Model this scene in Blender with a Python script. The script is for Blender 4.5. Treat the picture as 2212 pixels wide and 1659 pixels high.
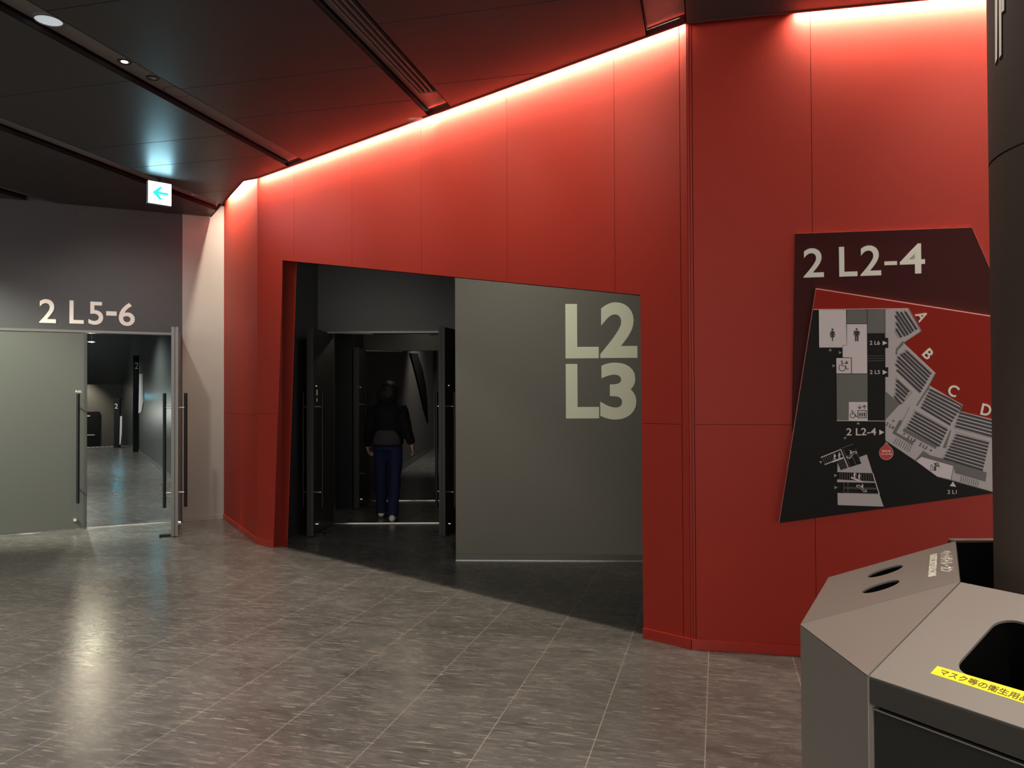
import bpy, math, random
from math import sin, cos, tan, radians, pi, atan2, hypot
from mathutils import Vector, Matrix
from mathutils.geometry import tessellate_polygon
random.seed(7)
S = bpy.context.scene
COL = S.collection
for o in list(bpy.data.objects): bpy.data.objects.remove(o)

# ------------------------------------------------------------------ camera
W, H_, F = 2212.0, 1659.0, 1661.0
EYE = Vector((0, 0, 1.5)); PITCH = 0.01355; ROLL = 0.0045
fw = Vector((0, cos(PITCH), sin(PITCH))); r0 = Vector((1, 0, 0)); u0 = Vector((0, -sin(PITCH), cos(PITCH)))
cr = r0*cos(ROLL) - u0*sin(ROLL); cu = u0*cos(ROLL) + r0*sin(ROLL)
cam = bpy.data.objects.new('camera', bpy.data.cameras.new('camera')); COL.objects.link(cam)
M = Matrix((cr, cu, -fw)).transposed().to_4x4(); M.translation = EYE
cam.matrix_world = M
cam.data.sensor_width = 36; cam.data.lens = 36*F/W; cam.data.clip_start = 0.05; cam.data.clip_end = 200
S.camera = cam
# ------------------------------------------------------------------ view / world
S.view_settings.view_transform = 'Standard'; S.view_settings.look = 'None'
S.view_settings.gamma = 1; S.view_settings.use_curve_mapping = False
S.view_settings.exposure = 0.0
wd = bpy.data.worlds.new('world'); S.world = wd; wd.use_nodes = True
_n = wd.node_tree.nodes; _l = wd.node_tree.links; _bg = _n['Background']
_bg.inputs[0].default_value = (1.0, 0.95, 0.88, 1)
# the lit foyer lies behind the camera (-Y); the sides are dim
_tc = _n.new('ShaderNodeTexCoord'); _sp = _n.new('ShaderNodeSeparateXYZ'); _l.new(_tc.outputs['Generated'], _sp.inputs[0])
_m1 = _n.new('ShaderNodeMath'); _m1.operation = 'MULTIPLY'; _m1.inputs[1].default_value = -1.0; _l.new(_sp.outputs[1], _m1.inputs[0])
_m2 = _n.new('ShaderNodeMath'); _m2.operation = 'MAXIMUM'; _m2.inputs[1].default_value = 0.0; _l.new(_m1.outputs[0], _m2.inputs[0])
_m3 = _n.new('ShaderNodeMath'); _m3.operation = 'POWER'; _m3.inputs[1].default_value = 2.0; _l.new(_m2.outputs[0], _m3.inputs[0])
_m4 = _n.new('ShaderNodeMath'); _m4.operation = 'MULTIPLY_ADD'; _m4.inputs[1].default_value = 2.1; _m4.inputs[2].default_value = 0.32
_l.new(_m3.outputs[0], _m4.inputs[0]); _l.new(_m4.outputs[0], _bg.inputs[1])

def area(name, loc, direction, sx, sy, power, col=(1, .9, .78), xaxis=None, spread=180, shape='RECTANGLE'):
    l = bpy.data.lights.new(name, 'AREA'); l.shape = shape; l.size = sx; l.size_y = sy
    l.energy = power; l.color = col; l.spread = radians(spread)
    o = bpy.data.objects.new(name, l); COL.objects.link(o)
    z = -Vector(direction).normalized()
    x = Vector(xaxis).normalized() if xaxis else (Vector((1, 0, 0)) if abs(z.x) < .9 else Vector((0, 1, 0)))
    y = z.cross(x).normalized(); x = y.cross(z)
    m = Matrix((x, y, z)).transposed().to_4x4(); m.translation = Vector(loc); o.matrix_world = m
    return o
def spot(name, loc, target, power, size, blend, col=(1, .9, .78), r=.04):
    l = bpy.data.lights.new(name, 'SPOT'); l.energy = power; l.spot_size = radians(size); l.spot_blend = blend
    l.color = col; l.shadow_soft_size = r
    o = bpy.data.objects.new(name, l); COL.objects.link(o); o.location = loc
    o.rotation_euler = (Vector(target)-Vector(loc)).to_track_quat('-Z', 'Y').to_euler()
    return o
def point(name, loc, power, col, r=.03):
    l = bpy.data.lights.new(name, 'POINT'); l.energy = power; l.color = col; l.shadow_soft_size = r
    o = bpy.data.objects.new(name, l); COL.objects.link(o); o.location = loc
    return o

# ------------------------------------------------------------------ photo geometry (points of the place, measured once)
def ray(x, y): return (fw*F + cr*(x-W/2) - cu*(y-H_/2))
def atz(x, y, z=0.0):
    d = ray(x, y); return EYE + d*((z-EYE.z)/d.z)
class Frame:
    """upright plane: origin o, s axis u (horizontal), z up, n towards the viewer"""
    def __init__(s, P, Q):
        s.o = Vector((P[0], P[1], 0)); s.u = (Vector((Q[0], Q[1], 0))-s.o).normalized()
        s.n = Vector((s.u.y, -s.u.x, 0)); s.v = Vector((0, 0, 1)); s.L = (Vector((Q[0], Q[1], 0))-s.o).length
    def px(s, x, y, d=0.0):
        r = ray(x, y); o = s.o+s.n*d; t = (o-EYE).dot(s.n)/r.dot(s.n); p = EYE+r*t-o
        return (p.dot(s.u), p.dot(s.v))
    def w(s, a, b, d=0.0): return s.o + s.u*a + s.v*b + s.n*d
class Plane(Frame):
    def __init__(s, o, u, v):
        s.o = Vector(o); s.u = Vector(u).normalized(); s.v = (Vector(v)-s.u*Vector(v).dot(s.u)).normalized(); s.n = s.u.cross(s.v)
CH = 3.667      # ceiling height
A0 = atz(0, 1155); A1 = atz(484, 1121)                 # left wall with the double doors
B0 = atz(556, 1175); B1 = atz(1493, 1402)              # long red wall
C1 = atz(1727, 1416)
dR = (C1-B1).normalized(); C2 = B1 + dR*3.2            # right red wall
dL = (A1-A0).normalized(); AL = A0 - dL*6.0
FL = Frame(A0, A1); FB = Frame(B0, B1); FF = Frame(A1, B0); FR = Frame(B1, C2)

# cove, room and corridor lights
def cove(name, fr, s0, s1, power, off=.034, z=CH+.042, tilt=.25, col=(1, .86, .68), width=.02, spread=130):
    c = fr.w((s0+s1)/2, z, off)
    area(name, c, -fr.n*tilt-Vector((0, 0, 1)), s1-s0, width, power, col, xaxis=fr.u, spread=spread)
COVE = [('led_light_long', FB, 0.05, FB.L-.02, 88, .034), ('led_light_facet', FF, 0.25, FF.L-.02, 60, .10), ('led_light_right', FR, 0.62, 3.1, 62, .034)]

# ------------------------------------------------------------------ materials
MATS = {}
def mat(name, col, rough=.5, metal=0.0, bump=0.0, bscale=300, var=0.0, emit=None, estr=0, spec=.5, aniso=0.0):
    if name in MATS: return MATS[name]
    m = bpy.data.materials.new(name); m.use_nodes = True; nt = m.node_tree; b = nt.nodes['Principled BSDF']
    b.inputs['Base Color'].default_value = (*col, 1); b.inputs['Roughness'].default_value = rough
    b.inputs['Metallic'].default_value = metal; b.inputs['Specular IOR Level'].default_value = spec
    tc = nt.nodes.new('ShaderNodeTexCoord')
    nz = nt.nodes.new('ShaderNodeTexNoise'); nz.inputs['Scale'].default_value = bscale; nz.inputs['Detail'].default_value = 3
    nt.links.new(tc.outputs['Object'], nz.inputs['Vector'])
    if bump:
        bp = nt.nodes.new('ShaderNodeBump'); bp.inputs['Strength'].default_value = bump; bp.inputs['Distance'].default_value = .002
        nt.links.new(nz.outputs['Fac'], bp.inputs['Height']); nt.links.new(bp.outputs[0], b.inputs['Normal'])
    if var:
        n2 = nt.nodes.new('ShaderNodeTexNoise'); n2.inputs['Scale'].default_value = 2.5; n2.inputs['Detail'].default_value = 5
        nt.links.new(tc.outputs['Object'], n2.inputs['Vector'])
        mx = nt.nodes.new('ShaderNodeMix'); mx.data_type = 'RGBA'
        mx.inputs[6].default_value = (*[c*(1-var) for c in col], 1); mx.inputs[7].default_value = (*[min(1, c*(1+var)) for c in col], 1)
        nt.links.new(n2.outputs['Fac'], mx.inputs[0]); nt.links.new(mx.outputs[2], b.inputs['Base Color'])
    if emit:
        b.inputs['Emission Color'].default_value = (*emit, 1); b.inputs['Emission Strength'].default_value = estr
    MATS[name] = m; return m
RED = mat('red_panel_paint', (.385, .029, .0155), .5, spec=.24, bump=.25, bscale=420, var=.04)
REDD = mat('red_joint', (.10, .006, .005), .7)
REDB = mat('red_baseboard', (.42, .026, .016), .35)
DWALL = mat('charcoal_wall_paint', (.042, .041, .045), .55, bump=.2, bscale=500, var=.05)
LWALL = mat('pale_grey_wall_paint', (.33, .30, .275), .55, bump=.2, bscale=500, var=.04)
GWALL = mat('olive_grey_wall_paint', (.150, .142, .112), .6, bump=.25, bscale=420, var=.05)
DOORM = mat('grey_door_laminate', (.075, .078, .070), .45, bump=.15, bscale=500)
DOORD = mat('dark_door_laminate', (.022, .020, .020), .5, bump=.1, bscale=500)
BLACKM = mat('black_metal', (.006, .006, .007), .5, spec=.3)
BLACK = mat('black_matte', (.003, .003, .003), .9, spec=.05)
CHROME = mat('chrome', (.75, .73, .68), .18, metal=1)
EDGE = mat('door_edge_metal', (.16, .15, .145), .38, metal=.6)
WHITE = mat('letter_white', (.80, .74, .68), .5)
CREAM = mat('letter_cream', (.86, .86, .64), .55)
SLOTM = mat('slot_grey', (.20, .19, .185), .5)
SLOTB = mat('slot_shade', (.014, .012, .014), .6)  # slot sides: their shade put into a near-black colour

def ceiling_mat():
    m = bpy.data.materials.new('perforated_ceiling_panel'); m.use_nodes = True; nt = m.node_tree; b = nt.nodes['Principled BSDF']
    b.inputs['Base Color'].default_value = (.060, .052, .050, 1); b.inputs['Roughness'].default_value = .40
    b.inputs['Specular IOR Level'].default_value = .12
    tc = nt.nodes.new('ShaderNodeTexCoord'); mp = nt.nodes.new('ShaderNodeMapping'); mp.inputs['Rotation'].default_value = (0, 0, radians(14.1))
    nt.links.new(tc.outputs['Object'], mp.inputs['Vector'])
    vo = nt.nodes.new('ShaderNodeTexVoronoi'); vo.inputs['Scale'].default_value = 95; vo.inputs['Randomness'].default_value = 0
    nt.links.new(mp.outputs[0], vo.inputs['Vector'])
    ra = nt.nodes.new('ShaderNodeValToRGB'); ra.color_ramp.elements[0].position = .22; ra.color_ramp.elements[1].position = .34
    ra.color_ramp.elements[0].color = (.016, .017, .017, 1); ra.color_ramp.elements[1].color = (.056, .054, .053, 1)
    nt.links.new(vo.outputs['Distance'], ra.inputs[0]); nt.links.new(ra.outputs[0], b.inputs['Base Color'])
    return m
CEIL = ceiling_mat()

def floor_mat():
    m = bpy.data.materials.new('brushed_stone_vinyl_tile'); m.use_nodes = True; nt = m.node_tree; N = nt.nodes; L = nt.links
    b = N['Principled BSDF']
    def node(t, **k):
        n = N.new(t)
        for a, v in k.items(): setattr(n, a, v)
        return n
    def mth(op, a, b_=None, c=None):
        n = node('ShaderNodeMath', operation=op)
        for i, q in enumerate((a, b_, c)):
            if q is None: continue
            if isinstance(q, (int, float)): n.inputs[i].default_value = q
            else: L.new(q, n.inputs[i])
        return n.outputs[0]
    g = node('ShaderNodeNewGeometry'); mp = node('ShaderNodeMapping', vector_type='POINT')
    mp.inputs['Rotation'].default_value = (0, 0, radians(15.0)); L.new(g.outputs['Position'], mp.inputs['Vector'])
    sp = node('ShaderNodeSeparateXYZ'); L.new(mp.outputs[0], sp.inputs[0])
    T = .4628
    fx = mth('DIVIDE', mth('ADD', sp.outputs[0], .064+T*20), T); fy = mth('DIVIDE', mth('ADD', sp.outputs[1], -3.741+T*40), T)
    def edge(f):
        fr = mth('FRACT', f); return mth('MINIMUM', fr, mth('SUBTRACT', 1.0, fr))
    jx = mth('LESS_THAN', edge(fx), .0050); jy = mth('LESS_THAN', edge(fy), .0034)
    cx = mth('FLOOR', fx); cy = mth('FLOOR', fy)
    cb = node('ShaderNodeCombineXYZ'); L.new(cx, cb.inputs[0]); L.new(cy, cb.inputs[1])
    wn = node('ShaderNodeTexWhiteNoise', noise_dimensions='3D'); L.new(cb.outputs[0], wn.inputs['Vector'])
    # streaks along x in tiles
    def streak(sc, st, det, dist, seed):
        mm = node('ShaderNodeMapping'); mm.inputs['Scale'].default_value = (sc*st, sc, 1); mm.inputs['Location'].default_value = (seed, seed*.7, 0)
        mm.inputs['Rotation'].default_value = (0, 0, radians(seed))
        L.new(mp.outputs[0], mm.inputs['Vector'])
        ad = node('ShaderNodeVectorMath', operation='MULTIPLY_ADD'); L.new(wn.outputs['Color'], ad.inputs[0]); ad.inputs[1].default_value = (.5, .5, 0); L.new(mm.outputs[0], ad.inputs[2])
        n = node('ShaderNodeTexNoise'); n.inputs['Scale'].default_value = 1; n.inputs['Detail'].default_value = det; n.inputs['Distortion'].default_value = dist
        n.inputs['Roughness'].default_value = .62
        L.new(ad.outputs[0], n.inputs['Vector']); return n.outputs['Fac']
    n1 = streak(13, .32, 8, 1.6, 3.0); n2 = streak(60, .14, 5, 1.0, 14.0); n3 = streak(3.0, .6, 6, 1.0, 5.0)
    mixv = mth('ADD', mth('ADD', mth('MULTIPLY', n1, .38), mth('MULTIPLY', n2, .34)), mth('MULTIPLY', n3, .28))
    ra = node('ShaderNodeValToRGB'); e = ra.color_ramp.elements
    e[0].position = .38; e[0].color = (.064, .060, .056, 1); e[1].position = .67; e[1].color = (.158, .150, .142, 1)
    L.new(mixv, ra.inputs[0])
    mx = node('ShaderNodeMix', data_type='RGBA'); L.new(mth('MAXIMUM', mth('MULTIPLY', jx, .7), mth('MULTIPLY', jy, .22)), mx.inputs[0])
    L.new(ra.outputs[0], mx.inputs[6]); mx.inputs[7].default_value = (.34, .30, .26, 1)
    # worn scratches
    mm = node('ShaderNodeMapping'); mm.inputs['Scale'].default_value = (9, 60, 1); mm.inputs['Rotation'].default_value = (0, 0, radians(24)); L.new(mp.outputs[0], mm.inputs['Vector'])
    ns = node('ShaderNodeTexNoise'); ns.inputs['Scale'].default_value = 1; ns.inputs['Detail'].default_value = 0; ns.inputs['Distortion'].default_value = .3
    L.new(mm.outputs[0], ns.inputs['Vector'])
    sc = mth('GREATER_THAN', ns.outputs['Fac'], .79)
    for rot_, sx_, sy_, th_ in ((-32, 5, 110, .765), (58, 7, 120, .775), (8, 4, 130, .765)):
        m4 = node('ShaderNodeMapping'); m4.inputs['Scale'].default_value = (sx_, sy_, 1); m4.inputs['Rotation'].default_value = (0, 0, radians(rot_)); L.new(mp.outputs[0], m4.inputs['Vector'])
        n4 = node('ShaderNodeTexNoise'); n4.inputs['Scale'].default_value = 1; n4.inputs['Detail'].default_value = 0; L.new(m4.outputs[0], n4.inputs['Vector'])
        sc = mth('MAXIMUM', sc, mth('GREATER_THAN', n4.outputs['Fac'], th_))
    mx2 = node('ShaderNodeMix', data_type='RGBA'); L.new(mth('MULTIPLY', sc, .55), mx2.inputs[0]); L.new(mx.outputs[2], mx2.inputs[6]); mx2.inputs[7].default_value = (.45, .40, .34, 1)
    L.new(mx2.outputs[2], b.inputs['Base Color'])
    rr = node('ShaderNodeMapRange'); L.new(mixv, rr.inputs[0]); rr.inputs[1].default_value = .35; rr.inputs[2].default_value = .65
    rr.inputs[3].default_value = .20; rr.inputs[4].default_value = .32; L.new(rr.outputs[0], b.inputs['Roughness'])
    b.inputs['Specular IOR Level'].default_value = .55
    bp = node('ShaderNodeBump'); bp.inputs['Strength'].default_value = .22; bp.inputs['Distance'].default_value = .001
    L.new(n2, bp.inputs['Height']); L.new(bp.outputs[0], b.inputs['Normal'])
    return m
FLOORM = floor_mat()

# ------------------------------------------------------------------ mesh helpers
class MB:
    def __init__(s): s.v = []; s.f = []; s.sm = []
    def add(s, vs, fs, smooth=False):
        k = len(s.v); s.v += [tuple(v) for v in vs]
        for f in fs: s.f.append([k+i for i in f]); s.sm.append(smooth)
        return s
    def box(s, c, d, rot=None):
        c = Vector(c); R = rot or Matrix.Identity(3)
        vs = [c + R @ Vector((x*d[0]/2, y*d[1]/2, z*d[2]/2)) for x in (-1, 1) for y in (-1, 1) for z in (-1, 1)]
        return s.add(vs, [(0, 1, 3, 2), (4, 6, 7, 5), (0, 4, 5, 1), (2, 3, 7, 6), (0, 2, 6, 4), (1, 5, 7, 3)])
    def fbox(s, fr, a0, a1, z0, z1, d0, d1):
        vs = [fr.w(a, z, d) for a in (a0, a1) for z in (z0, z1) for d in (d0, d1)]
        return s.add(vs, [(0, 1, 3, 2), (4, 6, 7, 5), (0, 4, 5, 1), (2, 3, 7, 6), (0, 2, 6, 4), (1, 5, 7, 3)])
    def prism(s, fr, pts, d0, d1, holes=()):
        """outline in plane coords, from depth d0 (back) to d1 (front)"""
        loops = [list(pts)]+[list(h) for h in holes]
        flat = [p for l in loops for p in l]
        tri = tessellate_polygon([[Vector((p[0], p[1], 0)) for p in l] for l in loops])
        n = len(flat); vs = [fr.w(p[0], p[1], d1) for p in flat]+[fr.w(p[0], p[1], d0) for p in flat]
        if not holes: fs = [tuple(range(n)), tuple(range(2*n-1, n-1, -1))]
        else: fs = [tuple(t) for t in tri]+[tuple(n+i for i in reversed(t)) for t in tri]
        k = 0
        for l in loops:
            m = len(l)
            for i in range(m): j = (i+1) % m; fs.append((k+i, k+j, n+k+j, n+k+i))
            k += m
        return s.add(vs, fs)
    def poly(s, pts3): return s.add(pts3, [tuple(range(len(pts3)))])
    def tube(s, p, q, r, r2=None, n=16, caps=True, smooth=True):
        p = Vector(p); q = Vector(q); r2 = r if r2 is None else r2; d = (q-p).normalized()
        a = d.orthogonal().normalized(); b = d.cross(a)
        vs = [p+(a*cos(t)+b*sin(t))*r for t in [2*pi*i/n for i in range(n)]]+[q+(a*cos(t)+b*sin(t))*r2 for t in [2*pi*i/n for i in range(n)]]
        s.add(vs, [(i, (i+1) % n, n+(i+1) % n, n+i) for i in range(n)], smooth)
        if caps:
            s.add(vs[:n], [tuple(reversed(range(n)))]); s.add(vs[n:], [tuple(range(n))])
        return s
    def loft(s, rings, cap=True, smooth=True):
        n = len(rings[0]); vs = [p for r in rings for p in r]; fs = []
        for k in range(len(rings)-1):
            for i in range(n): j = (i+1) % n; fs.append((k*n+i, k*n+j, (k+1)*n+j, (k+1)*n+i))
        if cap: fs.append(tuple(reversed(range(n)))); fs.append(tuple(range((len(rings)-1)*n, len(rings)*n)))
        return s.add(vs, fs, smooth)
    def ell(s, c, r, nu=20, nv=12):
        c = Vector(c); rings = []
        for k in range(nv+1):
            t = -pi/2+pi*k/nv; q = max(cos(t), .02)
            rings.append([c+Vector((r[0]*q*cos(a), r[1]*q*sin(a), r[2]*sin(t))) for a in [2*pi*i/nu for i in range(nu)]])
        return s.loft(rings)
    def build(s, name, m, parent=None, bevel=0, loc=None, **props):
        me = bpy.data.meshes.new(name); me.from_pydata(s.v, [], s.f); me.validate()
        for i, p in enumerate(me.polygons):
            if i < len(s.sm): p.use_smooth = s.sm[i]
        me.materials.append(m); me.update()
        o = bpy.data.objects.new(name, me); COL.objects.link(o)
        if parent:
            o.parent = parent
            o.matrix_parent_inverse = parent.matrix_basis.inverted()
        for k, v in props.items(): o[k] = v
        if bevel:
            bm = o.modifiers.new('bevel', 'BEVEL'); bm.width = bevel; bm.segments = 2; bm.limit_method = 'ANGLE'; bm.angle_limit = radians(35)
        return o
def st(o): o['kind'] = 'structure'; return o
def thing(name, loc, label, cat, group=None, rz=0):
    o = bpy.data.objects.new(name, None); COL.objects.link(o); o.location = loc; o.rotation_euler = (0, 0, rz)
    o.empty_display_size = .1; o['label'] = label; o['category'] = cat
    if group: o['group'] = group
    return o
def tag(o, label, cat, group=None):
    o['label'] = label; o['category'] = cat
    if group: o['group'] = group
    return o
def clip(poly, a, b, c):
    """keep a*x+b*y >= c"""
    out = []; n = len(poly)
    for i in range(n):
        p = poly[i]; q = poly[(i+1) % n]; dp = a*p[0]+b*p[1]-c; dq = a*q[0]+b*q[1]-c
        if dp >= 0: out.append((p[0], p[1]))
        if (dp > 0 and dq < 0) or (dp < 0 and dq > 0):
            t = dp/(dp-dq); out.append((p[0]+(q[0]-p[0])*t, p[1]+(q[1]-p[1])*t))
    return out
def band(poly, a, b, lo, hi): 
    p = clip(poly, a, b, lo); return clip(p, -a, -b, -hi) if len(p) > 2 else []
# text outlines from the built-in font
def glyph(body, offset=0.0, width=None):
    c = bpy.data.curves.new('t', 'FONT'); c.body = body; c.offset = offset; c.resolution_u = 6
    o = bpy.data.objects.new('t', c); COL.objects.link(o)
    bpy.context.view_layer.update()
    me = bpy.data.meshes.new_from_object(o.evaluated_get(bpy.context.evaluated_depsgraph_get()))
    vs = [(v.co.x, v.co.y) for v in me.vertices]; fs = [tuple(p.vertices) for p in me.polygons]
    bpy.data.objects.remove(o); bpy.data.curves.remove(c); bpy.data.meshes.remove(me)
    xs = [v[0] for v in vs]; ys = [v[1] for v in vs]
    x0, x1, y0, y1 = min(xs), max(xs), min(ys), max(ys)
    return [((x-x0)/(x1-x0), (y-y0)/(y1-y0)) for x, y in vs], fs
def extr(mb, fr, vs2, fs, d0, d1, mp):
    """extrude flat triangles mapped through mp(x,y)->(s,z)"""
    p = [mp(*v) for v in vs2]; n = len(p)
    edges = {}
    for f in fs:
        for i in range(len(f)):
            e = (f[i], f[(i+1) % len(f)]); edges[e] = 1
    vs = [fr.w(a, b, d1) for a, b in p]+[fr.w(a, b, d0) for a, b in p]
    out = [tuple(f) for f in fs]
    for (i, j) in edges:
        if (j, i) not in edges: out.append((j, i, n+i, n+j))
    mb.add(vs, out)
def glyph_px(mb, fr, ch, x0, y0, x1, y1, d0=0.0, d1=.004, off=0.02):
    """a character filling the photo box x0..x1, y0..y1 on the plane fr"""
    vs, fs = glyph(ch, off); a = fr.px(x0, y1, d1); b = fr.px(x1, y0, d1)
    extr(mb, fr, vs, fs, d0, d1, lambda x, y: (a[0]+(b[0]-a[0])*x, a[1]+(b[1]-a[1])*y))
def text_quad(mb, fr, s, bl, br, tl, d0, d1, off=0.0):
    vs, fs = glyph(s, off); a = Vector(fr.px(*bl, d1)); b = Vector(fr.px(*br, d1)); c = Vector(fr.px(*tl, d1))
    extr(mb, fr, vs, fs, d0, d1, lambda x, y: tuple(a+(b-a)*x+(c-a)*y))

# ================================================================== SETTING
# ---- floor (one continuous tiled floor; the left corridor ends at stairs going down)
cdir = Vector((-.497, .868, 0)).normalized(); cper = Vector((.868, .497, 0)).normalized()
K0 = Vector((-6.9, 15.2, 0)) + cdir*((9.6-15.2)/cdir.y)      # start of corridor right wall
KE = Vector((-6.9, 15.2, 0)) + cdir*((23.3-15.2)/cdir.y)     # its end at the stairs
mb = MB()
fl = [(6, -4, 0), (6, 30, 0), (-3.2, 30, 0), (-3.2, 9.6, 0), tuple(K0), tuple(KE), tuple(KE-cper*4.2), (-16, 18, 0), (-16, -4, 0)]
pf = Plane((0, 0, 0), (1, 0, 0), (0, 1, 0))
mb.prism(pf, [(p[0], p[1]) for p in fl], -.12, 0)
st(mb.build('floor', FLOORM))
# ---- ceiling
wA = Vector((.9697, -.2443, 0)); uA = Vector((.2443, .9697, 0))
E = [atz(455, 468, CH), atz(525, 390, CH), atz(556, 384, CH), atz(1478, 49, CH), atz(2130, -8, CH)]
E[4] = E[3]+dR*3; E4 = E[3]+dR*5
Lw = A0-dL*8
outline = [(Lw.x, Lw.y), (E[0].x, E[0].y), (E[1].x, E[1].y), (E[2].x, E[2].y), (E[3].x, E[3].y), (E4.x, E4.y), (6.5, -4), (-14, -4)]
slots = [(-9.25, -9.01), (-7.48, -7.24), (-5.707, -5.461), (-3.934, -3.696), (-2.133, -1.906), (-.338, -.102), (1.46, 1.69), (3.25, 3.48)]
sw = [(a*.9697, b*.9697) for a, b in slots]
pc = Plane((0, 0, CH), (1, 0, 0), (0, 1, 0))
joints = {0: [], 1: [5.0, 6.1], 2: [5.08, 6.21, 6.81, 7.79], 3: [4.46, 5.595, 6.17, 7.13], 4: [3.53, 4.67, 5.28, 6.9], 5: [3.2, 4.14, 5.05, 6.1], 6: [2.0, 3.1, 4.2], 7: [2.0, 3.1, 4.2], 8: []}
def near(lst, lo, hi, step=1.12):
    l = sorted(lst) or [5.0]
    x = l[0]
    while x > -6: x -= step; l.insert(0, x)
    return [-20]+l+[40]
mb = MB(); edges_w = [-40]+[v for ab in sw for v in ab]+[40]
for k in range(len(sw)+1):
    lo, hi = edges_w[2*k], edges_w[2*k+1]
    bay = band(outline, wA.x, wA.y, lo, hi)
    if len(bay) < 3: continue
    us = near(joints.get(k, []), 0, 0)
    for a, b in zip(us[:-1], us[1:]):
        p = band(bay, uA.x, uA.y, a+.004, b-.004)
        if len(p) > 2: mb.prism(pc, p, 0, .03)
mbc = mb
st(mb.build('ceiling', CEIL))
mb = MB(); mb.prism(pc, outline, .034, .05)                          # backing above the panel joints with the slots cut out is not needed: slots stand in it
mb = MB()
for k in range(len(sw)+1):
    lo, hi = edges_w[2*k], edges_w[2*k+1]
    bay = band(outline, wA.x, wA.y, lo, hi)
    if len(bay) > 2: mb.prism(pc, bay, .031, .06)
st(mb.build('ceiling', BLACK))
# slot channels
trim_i = 0
for k, (lo, hi) in enumerate(sw):
    pl = band(outline, wA.x, wA.y, lo, hi)
    if len(pl) < 3: continue
    mb = MB(); mb.prism(pc, pl, .052, .07)
    st(mb.build('trim_%d' % (k+1), SLOTM))
    mb = MB()
    for wv in (lo-.006, hi):
        q = band(outline, wA.x, wA.y, wv, wv+.006)
        if len(q) > 2: mb.prism(pc, q, .0, .07)
    # closed end at the cove
    q = clip(pl, uA.x, uA.y, max(uA.x*p[0]+uA.y*p[1] for p in pl)-.04)
    st(mb.build('trim_%d' % (k+11), SLOTB))
# unseen slab above everything, added to stop world light leaking in
mb = MB(); pk = Plane((0, 0, 4.02), (1, 0, 0), (0, 1, 0)); mb.prism(pk, [(-16, -4), (6.5, -4), (6.5, 32), (-16, 32)], 0, .1)
st(mb.build('ceiling', DWALL))
# edge lip of the ceiling along the cove
mb = MB()
for P, Q in zip(E[:-1], E[1:-1]+[E4]):
    fr = Frame(P, Q); mb.fbox(fr, 0, fr.L, CH-.006, CH+.035, -.006, .004)
st(mb.build('trim_30', REDD))

WT = 4.02
# ---- left wall
doorL = FL.px(187, 1142)[0]
sJ = FL.px(391, 1127)[0]                     # right jamb
sK = FL.px(393.5, 1000)[0]                   # colour change
sLj = doorL-1.02
DH = 2.225
mb = MB(); mb.prism(FL, [(-8, 0), (sLj, 0), (sLj, DH), (sJ-.02, DH), (sJ-.02, 0), (sK, 0), (sK, WT), (-8, WT)], -.14, 0)
st(mb.build('wall_left', DWALL))
mb = MB(); mb.prism(FL, [(sK, 0), (FL.L+.02, 0), (FL.L+.02, WT-.2), (sK, WT-.2)], -.14, .001)
st(mb.build('wall_left', LWALL))
mb = MB(); mb.fbox(FL, sK+.002, FL.L-.004, 0.0, .062, .001, .009); st(mb.build('baseboard_left', LWALL, bevel=.002))
mb = MB(); mb.fbox(FL, -8, sLj-.03, 0.0, .062, .0, .008); st(mb.build('baseboard_left', DWALL))
# door frame head
mb = MB(); mb.fbox(FL, sLj-.04, sJ+.0, DH-.004, DH+.028, -.02, .012); mb.fbox(FL, sLj-.04, sLj, 0, DH, -.1, .012); mb.fbox(FL, sJ-.02, sJ, 0, DH, -.14, .012)
st(mb.build('trim_31', EDGE, bevel=.003))
mb = MB(); mb.fbox(FL, sLj, sJ-.02, 0, .006, -.10, -.06); st(mb.build('trim_32', CHROME))

# ---- red facet, long wall with opening, right wall
def panels(mb, fr, outline, svals, zvals, gap=.003, th=.010):
    for a, b in zip(svals[:-1], svals[1:]):
        col = band(outline, 1, 0, a+gap/2, b-gap/2)
        if len(col) < 3: continue
        for c, d in zip(zvals[:-1], zvals[1:]):
            p = band(col, 0, 1, c+gap/2, d-gap/2)
            if len(p) > 2: mb.prism(fr, p, -.012, 0)
JZ = 1.318
oTL = FB.px(610, 562); oTR = FB.px(1383, 637); oBR = FB.px(1390, 1379); oBL = FB.px(590, 1183)
oBL = (oBL[0], 0); oBR = (oBR[0], 0)
LB = FB.L
outB = [(0, 0), oBL, oTL, oTR, oBR, (LB, 0), (LB, WT), (0, WT)]
mb = MB(); mb.prism(FB, outB, -.15, -.008); st(mb.build('wall_back', REDD))
js = [FB.px(x, y)[0] for x, y in ((635, 450), (760, 450), (910, 450), (1095, 400), (1327, 350))]
mb = MB(); sv = [0]+js+[LB-.05]
def clean(p): return [q for i, q in enumerate(p) if hypot(q[0]-p[i-1][0], q[1]-p[i-1][1]) > 1e-5]
for a, b in zip(sv[:-1], sv[1:]):
    col = clean(band(outB, 1, 0, a+.0015, b-.0015))
    zz = [0, JZ, WT] if (a < oTL[0] or b > oBR[0]-.01) and (a < .01 or b > LB-.1) else [0, WT]
    for c, d in zip(zz[:-1], zz[1:]):
        p = clean(band(col, 0, 1, c+.0015 if c else 0, d-.0015))
        if len(p) > 2: mb.prism(FB, p, -.012, 0)
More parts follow.
